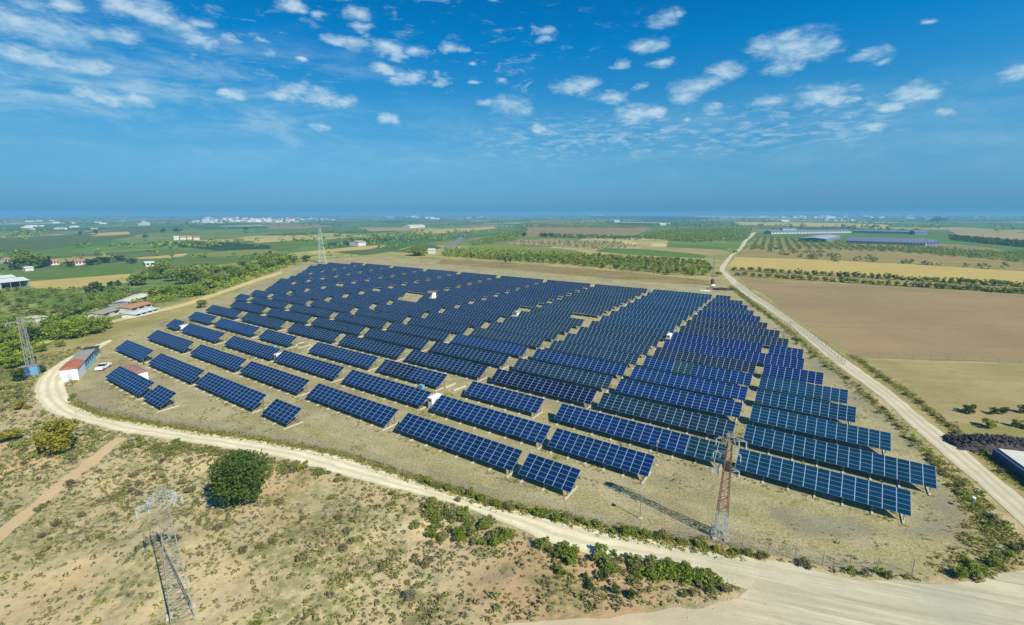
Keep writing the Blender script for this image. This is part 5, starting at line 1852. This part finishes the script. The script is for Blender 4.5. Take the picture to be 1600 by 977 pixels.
# bushes with long shadows on the dry field east of the lane
for x, y, w, h, k, lab in ((1513, 645, 24, 16, 'dark', 'round olive tree nearest the lane on the dry field'), (1553, 648, 16, 12, 'dark', 'left half of a pair of round trees on the dry field'),
                           (1567, 648, 16, 14, 'dark', 'right half of a pair of round trees on the dry field'), (1600, 646, 20, 15, 'dark', 'round tree at the east margin of the dry field, back row'),
                           (1544, 668, 26, 15, 'mid', 'round tree in the front row of the dry field trees'), (1596, 669, 26, 15, 'mid', 'round tree at the east margin, front row of the dry field')):
    tree_px(x, y, w, h, k, lab, 'olive_tree')

big = [(297, 443, 46, 30, 'big_mid'), (253, 436, 38, 30, 'big_mid'), (270, 440, 26, 22, 'mid'), (218, 446, 32, 18, 'mid'), (330, 452, 28, 18, 'bright'), (310, 462, 36, 18, 'big_mid'), (285, 460, 36, 16, 'big_bright'),
       (262, 462, 30, 15, 'bright'), (243, 466, 34, 16, 'bright'), (222, 470, 34, 16, 'big_mid'), (196, 476, 32, 18, 'mid'), (180, 482, 30, 18, 'mid'), (160, 484, 30, 18, 'mid'), (172, 472, 24, 14, 'mid'),
       (148, 490, 28, 18, 'mid'), (130, 496, 28, 14, 'dark'), (110, 500, 26, 14, 'dark'), (92, 530, 42, 30, 'big_bright'), (118, 528, 46, 34, 'big_bright'), (146, 522, 40, 30, 'big_mid'), (166, 514, 26, 18, 'bright'),
       (60, 534, 36, 24, 'dark'), (45, 528, 26, 18, 'dark'), (78, 520, 26, 18, 'dark'), (8, 548, 44, 32, 'big_mid'), (28, 552, 32, 24, 'mid'), (4, 570, 40, 28, 'big_bright'), (28, 574, 36, 20, 'bright'), (46, 562, 22, 14, 'bright'),
       (64, 550, 18, 12, 'mid'), (95, 542, 14, 10, 'mid'), (-12, 560, 40, 28, 'mid'), (2, 520, 28, 20, 'mid'), (20, 508, 24, 16, 'mid'), (345, 444, 30, 18, 'mid'), (372, 436, 34, 20, 'big_mid'), (395, 428, 32, 20, 'big_bright'),
       (418, 422, 32, 20, 'big_mid'), (440, 414, 26, 18, 'bright'), (455, 411, 22, 14, 'mid'), (478, 409, 18, 10, 'dark'), (360, 430, 30, 16, 'mid'), (385, 420, 30, 14, 'mid'), (410, 412, 28, 14, 'mid'), (432, 407, 24, 12, 'mid'),
       (322, 440, 26, 14, 'mid'), (340, 426, 24, 10, 'mid'), (48, 420, 48, 30, 'big_mid'), (26, 421, 26, 16, 'dark'), (70, 416, 26, 16, 'dark'), (145, 414, 22, 11, 'dark'), (165, 411, 26, 10, 'dark'), (188, 408, 20, 9, 'dark'),
       (110, 417, 14, 9, 'dark'), (205, 412, 16, 9, 'dark'), (148, 458, 24, 18, 'dark'), (172, 448, 12, 9, 'dark'), (184, 447, 12, 10, 'dark'), (196, 456, 14, 9, 'mid'), (160, 455, 12, 9, 'dark'), (126, 367, 7, 7, 'dark'), (151, 367, 7, 8, 'dark'),
       (255, 364, 12, 7, 'dark'), (278, 363, 14, 7, 'dark'), (384, 361, 10, 6, 'dark'), (228, 372, 9, 6, 'dark')]
for i, (x, y, w, h, k) in enumerate(big):
    kk = k.replace('big_', '')
    lab = {'mid': 'leafy mid green tree in the wooded valley west of the plant', 'bright': 'light green tree in the wooded valley west of the plant', 'dark': 'dark green tree in the wooded valley west of the plant'}[kk]
    tree_px(x, y, w, h * 1.05, k, lab, 'broadleaf_tree', group={'mid': 'mid green valley trees', 'bright': 'light green valley trees', 'dark': 'dark green valley trees'}[kk])

rng = np.random.default_rng(21)
# loose orchard on the near valley floor
for i in range(80):
    x, y = rng.uniform(-10, 215), rng.uniform(452, 500)
    if y > 505 - 0.08 * x or (x > 150 and y > 478): continue
    w = (7 + (y - 450) * 0.2) * rng.uniform(0.8, 1.3)
    tree_px(x, y, w, w * 0.72, 'mid' if rng.random() < 0.7 else 'olive', 'small round tree of the loose orchard on the near valley floor', 'orchard_tree', 'loose valley orchard')
# double row of almonds along the ploughed field
for (a, b, n, lab, grp) in (((1152, 431), (1612, 460), 38, 'round green almond tree in the row along the ploughed field edge', 'front almond row'),
                            ((1147, 423), (1612, 449.5), 38, 'round green almond tree in the second row, behind the ploughed field row', 'second almond row')):
    A_, B_ = G0(*a), G0(*b)
    xs = np.linspace(0, 1, n)
    for i, t in enumerate(xs):
        px = a[0] + (b[0] - a[0]) * t + rng.uniform(-1.5, 1.5)
        py = a[1] + (b[1] - a[1]) * t + rng.uniform(-0.4, 0.4)
        w = (10.5 + 3.5 * t) * rng.uniform(0.85, 1.15)
        tree_px(px, py, w, w * 0.85, ('mid', 'mid', 'mid', 'bright')[rng.integers(4)], lab, 'almond_tree', grp, sink=0.13)


def grid_points(pxpoly, dx, dy, rot, jit, rng, valley=False):
    pts = [tuple(G(*p)[:2]) for p in pxpoly]
    A = np.array(pts)
    c, s = math.cos(rot), math.sin(rot)
    R = np.array([[c, s], [-s, c]])
    Q = A @ R.T
    X, Y = np.meshgrid(np.arange(Q[:, 0].min(), Q[:, 0].max(), dx), np.arange(Q[:, 1].min(), Q[:, 1].max(), dy))
    P = np.stack([X.ravel(), Y.ravel()], -1)
    P = P + rng.normal(size=P.shape) * jit
    P = P @ R
    return P[sdist(P[:, 0], P[:, 1], pts) > 0]


# bright young orchard behind the plant
P = grid_points([(700, 390), (760, 391), (860, 397), (1000, 405), (1095, 409), (1112, 420), (1106, 433), (1030, 429), (930, 418), (830, 410), (690, 401)], 7.4, 9.2, 0.35, 0.9, rng)
P = P[rng.random(len(P)) < 0.94]
o_ = np.argsort(np.hypot(P[:, 0], P[:, 1]))
ORCH_REST = P[o_[250:]]
for x, y in P[o_[:250]]:
    w = rng.uniform(4.6, 7.2)
    kind = 'bright' if rng.random() < 0.8 else ('mid' if rng.random() < 0.5 else 'yellow')
    plant(Vector((x, y, 0)), w, w * 0.75, kind, 'orchard_tree', 'bright green fruit tree of the young orchard behind the plant', 'tree', 'young orchard behind the plant')


def mass(name, P, w, h, mat, nleaf, leaf, label, rng, kind='stuff', zs=None, flatten=1.0):
    """many small plants nobody could count, in one mesh"""
    n = len(P)
    if n == 0: return
    z = hgt(P[:, 0], P[:, 1]) if zs is None else zs
    w = np.broadcast_to(np.asarray(w, float), (n,))
    h = np.broadcast_to(np.asarray(h, float), (n,))
    d = rng.normal(size=(n, nleaf, 3))
    d /= np.linalg.norm(d, axis=2)[..., None]
    d *= rng.uniform(0.3, 1, (n, nleaf, 1)) ** 0.5
    c = np.stack([P[:, 0], P[:, 1], z], -1)[:, None, :] + d * np.stack([w / 2, w / 2, h / 2], -1)[:, None, :] + np.array([0, 0, 1]) * (h / 2 * 0.9)[:, None, None]
    tone = rng.uniform(0, 1, (n, 1)) * 0.65 + rng.uniform(0, 0.35, (n, nleaf))
    V, F = leaf_quads(c.reshape(-1, 3), (leaf * w[:, None] * np.ones((1, nleaf))).ravel(), rng, 0.9)
    me = np_mesh(name, V, F, [M[mat]], shade=tone.ravel())
    o = bpy.data.objects.new(name, me)
    link(o)
    tag(o, label, kind=kind)


if len(ORCH_REST):
    mass('orchard_rows', ORCH_REST, rng.uniform(4.5, 7, len(ORCH_REST)), 4.6, 'leaf_bright', 26, 0.17, 'far part of the young bright orchard', rng)
q_ = G0(1172, 370) - G0(1154, 389)
LANE_AZ = math.atan2(q_[0], q_[1])
P = grid_points([(1182, 371), (1270, 374), (1330, 384), (1470, 388), (1600, 399), (1600, 411), (1500, 402), (1400, 395), (1280, 390), (1160, 391)], 10.5, 6.5, -LANE_AZ, 0.6, rng)
P = P[rng.random(len(P)) < 0.93]
mass('orchard_rows', P, rng.uniform(3.2, 4.6, len(P)), 3.6, 'leaf_mid', 26, 0.18, 'orchard rows in front of the livestock farm', rng)
P = grid_points([(1160, 385), (1280, 392), (1340, 402), (1440, 412), (1600, 420), (1600, 424), (1400, 414), (1300, 409), (1200, 399)], 13, 16, 0.25, 4, rng)
P = P[rng.random(len(P)) < 0.55]
mass('scattered_trees', P, rng.uniform(4, 8, len(P)), rng.uniform(3, 5.5, len(P)), 'leaf_olive', 30, 0.16, 'sparse trees along the straw field', rng)
P = grid_points([(1010, 366), (1060, 359), (1175, 358), (1163, 375), (1090, 379), (1010, 374)], 11, 7, -LANE_AZ, 0.7, rng)
mass('orchard_rows', P, rng.uniform(5, 7, len(P)), 4.8, 'leaf_mid', 18, 0.2, 'dark orchard rows left of the lane', rng)
P = grid_points([(826, 353), (1000, 353), (1000, 357), (860, 356)], 10, 16, 0.2, 1.2, rng)
mass('orchard_rows', P, rng.uniform(5, 7, len(P)), 5, 'leaf_mid', 12, 0.22, 'orchard rows on the bare hill', rng)
P = grid_points([(845, 366), (1010, 371), (1000, 376), (870, 372)], 12, 12, 0.2, 2, rng)
mass('orchard_rows', P, rng.uniform(4, 6, len(P)), 4, 'leaf_dark', 14, 0.2, 'dark tree line below the bare hill', rng)
P = grid_points([(800, 377), (960, 377), (1000, 386), (930, 391), (860, 386), (790, 382)], 11, 13, 0.3, 2, rng)
mass('orchard_rows', P, rng.uniform(3, 5.5, len(P)), 3.5, 'leaf_olive', 14, 0.2, 'thin orchard on the dry slope behind the plant', rng)
P = grid_points([(735, 383), (790, 366), (815, 358), (825, 368), (800, 376), (760, 384)], 9, 12, 0.2, 1.5, rng)
mass('orchard_rows', P, rng.uniform(5, 7, len(P)), 5, 'leaf_mid', 14, 0.2, 'green orchard right of the country road', rng)
P = grid_points([(1482, 370), (1600, 379), (1660, 384), (1660, 390), (1600, 387), (1490, 376)], 9, 9, 0.2, 1.0, rng)
mass('orchard_rows', P, rng.uniform(6, 8, len(P)), 5.5, 'leaf_dark', 14, 0.2, 'dark orchard block east of the livestock farm', rng)

P = grid_points([(-40, 512), (60, 503), (140, 491), (215, 466), (330, 440), (462, 407), (470, 411), (400, 436), (330, 462), (250, 474), (215, 480), (150, 506), (60, 548), (-40, 600)], 4.4, 4.4, 0.4, 1.6, rng)
P = P[vnoise(P[:, 0], P[:, 1], 22, 61) > 0.36]
w = rng.uniform(2.0, 5.5, len(P))
mass('undergrowth', P, w, w * 0.75, 'leaf_bright', 34, 0.13, 'bright green thickets of the wooded valley edge', rng)
P = grid_points([(-40, 455), (60, 452), (200, 450), (225, 466), (140, 490), (60, 502), (-40, 512)], 6.5, 6.5, 0.3, 2.0, rng)
P = P[vnoise(P[:, 0], P[:, 1], 26, 62) > 0.42]
w = rng.uniform(1.6, 4.5, len(P))
mass('undergrowth', P, w, w * 0.7, 'leaf_mid', 30, 0.14, 'green bushes of the loose valley orchard', rng)
P = grid_points([(-40, 600), (50, 592), (62, 640), (95, 665), (190, 690), (150, 715), (60, 720), (-40, 690)], 1.7, 1.7, 0.3, 0.6, rng)
P = P[(vnoise(P[:, 0], P[:, 1], 7, 63) > 0.45) & (sdist(P[:, 0], P[:, 1], ROAD) < -0.8) & (sdist(P[:, 0], P[:, 1], PATH) < -0.5)]
w = rng.uniform(0.8, 2.2, len(P))
mass('slope_shrubs', P, w, w * 0.5, 'leaf_olive', 26, 0.15, 'grey green shrubs outside the road bend', rng)
P = grid_points([(1476, 742), (1512, 800), (1508, 850), (1470, 882), (1530, 904), (1600, 880), (1606, 848), (1566, 806), (1520, 756)], 1.5, 1.5, 0.3, 0.6, rng)
P = P[(vnoise(P[:, 0], P[:, 1], 5, 64) > 0.42) & (sdist(P[:, 0], P[:, 1], RROAD) < -0.9) & (sdist(P[:, 0], P[:, 1], JUNC) < -0.6)]
w = rng.uniform(0.6, 1.7, len(P))
mass('bank_shrubs', P, w, w * 0.6, 'leaf_mid', 26, 0.15, 'green weeds on the bank between the plant and the lane', rng)
# hedges, copses and lone trees of the wide plain
n = 16000
r = 480 * (9000 / 480) ** rng.uniform(0, 1, n) ** 0.85
a = np.radians(rng.uniform(-60, 60, n))
X, Y = r * np.sin(a), r * np.cos(a)
cl = vnoise(X, Y, 260, 51) * 0.55 + vnoise(X, Y, 90, 52) * 0.45
ln = np.abs(vnoise(X * 0.5 + Y * 0.18, Y, 160, 53) - 0.5)
sv = sdist(X, Y, VALLEY)
keep = ((cl > 0.65) | (ln < 0.018) | (rng.random(n) < 0.03)) & ((sv > 60) | (r > 1500))
P = np.stack([X, Y], -1)[keep]
fpoly = [[tuple(G(x, y)[:2]) for x, y in p] for m_, nm_, p, i_ in FIELDS if m_ in ('green', 'stubble', 'plough', 'vine', 'pale', 'dry', 'olive')]
ok = np.ones(len(P), bool)
for fp in fpoly:
    ok &= (sdist(P[:, 0], P[:, 1], fp) < 2) | (rng.random(len(P)) < 0.05)
P = P[ok]
rr = np.hypot(P[:, 0], P[:, 1])
w = rng.uniform(5, 11, len(P)) * (1 + rr / 5000)
mass('plain_copses', P, w, w * rng.uniform(0.6, 0.9, len(P)), 'leaf_mid', 12, 0.24, 'hedges and copses of the wide plain', rng)
# scattered shrubs on the valley slope right below the plateau edge
n = 2600
X, Y = rng.uniform(-330, -60, n), rng.uniform(90, 520, n)
sv = sdist(X, Y, VALLEY)
P = np.stack([X, Y], -1)[(sv > 8) & (vnoise(X, Y, 30, 71) > 0.42)]
w = rng.uniform(0.8, 3.0, len(P)) ** 1.0
mass('slope_shrubs', P, w, w * 0.7, 'leaf_mid', 20, 0.17, 'loose shrubs on the slope below the plateau edge', rng)

# ------------------------------------------------------------------ scrub on the slope in front
n = 95000
X, Y = rng.uniform(-150, 75, n), rng.uniform(20, 150, n)
rr = np.hypot(X, Y)
lane_poly = [tuple(G0(*p)) for p in RROAD_L]
right = sdist(X, Y, lane_poly[::-1] + [(3000, 1500), (6000, 0), (300, -400), (60, 20)])
out = np.maximum.reduce([sdist(X, Y, ROAD), sdist(X, Y, JUNC), sdist(X, Y, SITE)])
path = sdist(X, Y, PATH)
dens = vnoise(X, Y, 16, 81) * 0.5 + vnoise(X, Y, 5, 82) * 0.5
bare = vnoise(X, Y, 11, 83)
keep = (out < -0.4) & (path < -0.2) & (right < -2) & (rng.random(n) < np.clip((dens - 0.12) * 2.2, 0.12, 1) * np.where(bare > 0.68, 0.4, 1)) & (np.abs(np.degrees(np.arctan2(X, Y))) < 58)
P = np.stack([X, Y], -1)[keep]
w = np.clip(rng.lognormal(-0.80, 0.40, len(P)), 0.22, 1.7)
pick = rng.random(len(P))
order = np.argsort(-w)
solo = order[:150]
rest = np.ones(len(P), bool)
rest[solo] = False
for i in solo:
    p = Vector((P[i, 0], P[i, 1], float(hgt(P[i:i + 1, 0], P[i:i + 1, 1])[0])))
    k = 'scrub' if pick[i] < 0.4 else ('grey' if pick[i] < 0.72 else 'olive')
    lab, grp = {'scrub': ('low brownish green scrub bush on the pale slope below the road', 'brownish scrub bushes'), 'grey': ('low dry purple grey scrub bush on the pale slope below the road', 'dry grey scrub bushes'),
                'olive': ('low olive green scrub bush on the pale slope below the road', 'olive scrub bushes')}[k]
    bush(p, w[i] * 1.15, w[i] * 0.75, k, 'scrub_bush', lab, 'bush', grp)
for nm, lo, hi, mt, lab in (('scrub_tufts', 0, 0.38, 'leaf_scrub', 'small dull scrub tufts on the pale slope'), ('heather_tufts', 0.38, 0.58, 'leaf_grey', 'small dry grey tufts on the pale slope'),
                            ('green_tufts', 0.58, 1.01, 'leaf_olive', 'small olive tufts on the pale slope')):
    s = rest & (pick >= lo) & (pick < hi)
    mass(nm, P[s], w[s], w[s] * 0.55, mt, 11, 0.22, lab, rng)


# ------------------------------------------------------------------ bushes on the road verges
def along(pxs, n, spread, rng):
    P = np.array([G0(*p) for p in pxs])
    d = np.concatenate([[0], np.cumsum(np.hypot(*np.diff(P, axis=0).T))])
    s = np.sort(rng.uniform(0, d[-1], n))
    q = np.stack([np.interp(s, d, P[:, 0]), np.interp(s, d, P[:, 1])], -1)
    return q + rng.normal(size=q.shape) * spread


def verge(pxs, n, spread, w0, w1, kinds, label, group, hk=0.8):
    for x, y in along(pxs, n, spread, rng):
        w = rng.uniform(w0, w1)
        p = Vector((x, y, float(hgt(np.array([x]), np.array([y]))[0])))
        bush(p, w, w * hk * rng.uniform(0.8, 1.2), kinds[rng.integers(len(kinds))], 'verge_bush', label, 'bush', group)


verge([(655, 752), (720, 771), (790, 795), (860, 809), (940, 826), (1000, 836), (1045, 845)], 56, 0.4, 0.8, 1.8, ['mid', 'bright', 'olive', 'scrub'], 'leafy green bush on the inner verge of the pale road, near the fence', 'inner verge bushes')
verge([(1050, 845), (1110, 856), (1200, 873)], 9, 0.3, 0.7, 1.3, ['olive', 'mid', 'yellow'], 'small olive bush by the foot of the rust red pylon', 'bushes by the red pylon')
verge([(1240, 880), (1275, 888), (1345, 898), (1390, 902), (1420, 904)], 8, 0.3, 0.9, 1.5, ['bright', 'grey', 'olive'], 'rounded bush at the edge of the junction gravel', 'junction edge bushes')
verge([(650, 790), (690, 805), (720, 818), (760, 838), (700, 830), (670, 815)], 34, 1.7, 1.2, 2.4, ['olive', 'mid', 'olive', 'scrub'], 'dense green bush of the thicket below the middle of the road', 'thicket below the road', 0.65)
verge([(770, 833), (800, 848)], 6, 0.7, 1.3, 2.2, ['mid', 'olive'], 'green bush in the short run below the road between two thickets', 'short bush run', 0.7)
verge([(832, 850), (860, 858), (900, 872)], 12, 0.5, 1.4, 2.2, ['mid', 'olive'], 'green bush in the row below the road left of the long hedge', 'bush row below the road')
verge([(925, 872), (960, 878), (1000, 884), (1040, 890), (1080, 898), (1108, 906)], 42, 0.75, 1.0, 2.1, ['mid', 'olive', 'mid', 'scrub'], 'full green bush of the long hedge at the lower road verge', 'long hedge at the lower verge', 0.75)
verge([(940, 900), (958, 915), (865, 900), (885, 895), (980, 940), (1000, 930)], 9, 0.8, 0.9, 1.6, ['mid', 'dark'], 'dark green bush alone on the reddish bank', 'reddish bank bushes', 0.9)
verge([(1085, 920), (1120, 925), (1060, 930)], 5, 0.4, 0.8, 1.3, ['scrub', 'olive'], 'dull bush at the tip of the reddish bank', 'bank tip bushes')
verge([(1322, 590), (1366, 630), (1412, 676), (1452, 716), (1490, 758), (1530, 806), (1566, 850)], 48, 0.7, 0.6, 1.4, ['mid', 'olive', 'olive', 'scrub'], 'green bush on the bank between the plant and the lane', 'bank bushes by the lane', 0.7)
verge([(1152, 458), (1180, 480), (1218, 508), (1266, 552), (1306, 584)], 26, 0.6, 0.9, 1.8, ['dark', 'olive', 'mid'], 'dull green bush between the stepped tables and the lane', 'bushes by the stepped tables', 0.7)
verge([(1340, 562), (1384, 594), (1436, 632), (1488, 672), (1546, 718), (1600, 762)], 34, 0.6, 0.6, 1.5, ['olive', 'grey', 'mid'], 'grey green bush on the field side of the lane', 'field side bushes of the lane', 0.65)
verge([(1540, 880), (1580, 872), (1560, 862), (1600, 860), (1500, 895), (1470, 900)], 16, 1.0, 1.0, 2.0, ['mid', 'olive', 'bright'], 'green bush on the stony corner above the junction', 'corner bushes above the junction', 0.7)
verge([(118, 610), (112, 628), (108, 612)], 4, 0.4, 0.8, 1.4, ['mid', 'olive'], 'bush at the fence corner by the white end wall', 'fence corner bushes')
verge([(440, 727), (520, 742), (590, 765), (640, 782)], 14, 0.9, 1.0, 2.0, ['olive', 'yellow', 'scrub'], 'mixed olive and yellow bush just below the road right of the dark tree', 'bushes right of the dark tree', 0.6)
verge([(200, 690), (250, 695), (300, 702), (340, 712)], 12, 1.0, 1.2, 2.2, ['olive', 'olive', 'mid'], 'low grey green bush below the road left of the dark tree', 'bushes left of the dark tree', 0.5)

def growth(pxs, n, spread, w0, w1, mat, label):
    q = along(pxs, n, spread, rng)
    q = q[(sdist(q[:, 0], q[:, 1], ROAD) < -0.3) & (sdist(q[:, 0], q[:, 1], JUNC) < -0.3)]
    q = q[vnoise(q[:, 0], q[:, 1], 5.5, 66) > 0.5]
    w = rng.uniform(w0, w1, len(q))
    mass('verge_growth', q, w, w * 0.7, mat, 30, 0.14, label, rng)


growth([(655, 754), (720, 773), (790, 797), (860, 809), (940, 826), (1000, 836), (1100, 851)], 420, 0.35, 0.5, 1.3, 'leaf_olive', 'low olive growth along the inner verge of the pale road')
growth([(650, 788), (700, 806), (760, 834), (800, 848), (850, 862)], 330, 1.1, 0.6, 1.6, 'leaf_olive', 'low olive growth of the thicket below the road')
growth([(890, 868), (925, 874), (960, 880), (1000, 886), (1040, 892), (1080, 900), (1112, 908)], 420, 0.7, 0.6, 1.6, 'leaf_mid', 'low green growth of the long hedge at the lower verge')
growth([(190, 692), (250, 700), (330, 712), (450, 734), (540, 755), (640, 785)], 420, 1.1, 0.4, 1.2, 'leaf_olive', 'low olive growth on the outer verge of the pale road')

# weeds: short grass on verges and between the tables
Q = [along([(112, 628), (160, 649), (230, 661), (320, 676), (400, 686), (480, 701), (550, 716), (620, 740)], 2600, 0.55, rng),
     along([(620, 740), (700, 765), (770, 790), (840, 803), (900, 817), (960, 832), (1040, 845), (1150, 868)], 1700, 0.6, rng),
     along([(1142, 448), (1180, 478), (1228, 513), (1284, 562), (1364, 628), (1434, 692), (1504, 764), (1568, 850)], 3200, 0.9, rng),
     along([(1330, 555), (1414, 612), (1466, 652), (1516, 692), (1612, 770)], 1800, 0.7, rng)]
for k in range(0, 10):
    a_, b_ = ROWS[k][0][0], ROWS[k][-1][1]
    nn = int((b_ - a_) * 5)
    uu = rng.uniform(a_, b_, nn)
    vv = vrow(k) + rng.choice([-1.0, -0.5, 4.6, 5.4, 6.4], nn) + rng.normal(size=nn) * 0.5
    pq = np.stack([D1[0] * uu + D2[0] * vv, D1[1] * uu + D2[1] * vv], -1)
    Q.append(pq[vnoise(pq[:, 0], pq[:, 1], 9, 91) > 0.5])
sx, sy = np.array(SITE)[:, 0], np.array(SITE)[:, 1]
pq = np.stack([rng.uniform(-190, 110, 60000), rng.uniform(40, 330, 60000)], -1)
pq = pq[(sdist(pq[:, 0], pq[:, 1], SITE) > 1.5) & (np.hypot(pq[:, 0], pq[:, 1]) < 240)]
pq = pq[(vnoise(pq[:, 0], pq[:, 1], 7, 92) * 0.6 + vnoise(pq[:, 0], pq[:, 1], 2.5, 93) * 0.4) > 0.655]
Q.append(pq)
bank = polyg([(1440, 700), (1478, 752), (1508, 806), (1500, 850), (1440, 880), (1480, 900), (1530, 908), (1600, 886), (1690, 868), (1606, 846), (1566, 806), (1520, 756), (1470, 706)])
pq = np.stack([rng.uniform(30, 90, 9000), rng.uniform(40, 100, 9000)], -1)
pq = pq[(sdist(pq[:, 0], pq[:, 1], bank) > 0) & (sdist(pq[:, 0], pq[:, 1], RROAD) < -0.6) & (sdist(pq[:, 0], pq[:, 1], JUNC) < -0.3)]
Q.append(pq)
Q.append(pq + rng.normal(size=pq.shape) * 0.4)
pq = np.stack([rng.uniform(-160, 130, 9000), rng.uniform(240, 480, 9000)], -1)
pq = pq[(sdist(pq[:, 0], pq[:, 1], SITE) < -1) & (sdist(pq[:, 0], pq[:, 1], VALLEY) < -3) & (vnoise(pq[:, 0], pq[:, 1], 14, 94) > 0.5)]
Q.append(pq)
P = np.concatenate(Q)
w = rng.uniform(0.25, 0.75, len(P)) * (1 + np.clip(np.hypot(P[:, 0], P[:, 1]) - 150, 0, 300) / 250)
half = rng.random(len(P)) < 0.55
mass('weeds', P[half], w[half], w[half] * 0.5, 'leaf_olive', 8, 0.2, 'low weeds on verges and between tables', rng)
mass('dry_grass', P[~half], w[~half], w[~half] * 0.5, 'leaf_yellow', 7, 0.2, 'dry grass tufts on verges and between tables', rng)
# stones along the road edges
n = 900
P = np.concatenate([along(ROAD_IN_PX[3:14], n // 2, 0.7, rng), along(ROAD_OUT_PX[8:], n // 2, 0.8, rng), along([(1180, 930), (1130, 940), (1040, 950)], 90, 1.6, rng)])
z = hgt(P[:, 0], P[:, 1])
V, F = [], []
base = np.array([(-1, -1, -0.4), (1, -1, -0.5), (1, 1, -0.4), (-1, 1, -0.5), (-0.6, -0.7, 0.7), (0.7, -0.5, 0.6), (0.6, 0.7, 0.75), (-0.7, 0.6, 0.6)])
bf = np.array([(0, 1, 5, 4), (1, 2, 6, 5), (2, 3, 7, 6), (3, 0, 4, 7), (4, 5, 6, 7)])
for i in range(len(P)):
    s = rng.uniform(0.04, 0.11)
    t = rng.uniform(0, 6.28)
    c, s_ = math.cos(t), math.sin(t)
    b = base * s * rng.uniform(0.7, 1.3, 3)
    V.append(np.stack([b[:, 0] * c - b[:, 1] * s_ + P[i, 0], b[:, 0] * s_ + b[:, 1] * c + P[i, 1], b[:, 2] + z[i]], -1))
    F.append(bf + 8 * i)
o = bpy.data.objects.new('stones', np_mesh('stones', np.concatenate(V), np.concatenate(F), [M['stone']]))
link(o)
tag(o, 'loose pale stones along the road edges', kind='stuff')

# ------------------------------------------------------------------ the air: pale blue haze over the whole plain
m = MB()
m.box(-14600, -14600, -12.0, 14600, 14600, 62.0)
t = NT('haze')
for nd in list(t.N):
    if nd.type == 'BSDF_PRINCIPLED': t.N.remove(nd)
pv = t.node('ShaderNodeVolumePrincipled')
pv.inputs['Color'].default_value = (0.24, 0.62, 0.93, 1)
pv.inputs['Density'].default_value = 0.00021
pv.inputs['Anisotropy'].default_value = 0.0
t.L.new(pv.outputs[0], t.N['Material Output'].inputs['Volume'])
o = m.build('haze', t.mat)
tag(o, 'thin pale blue haze over the plain', kind='stuff')
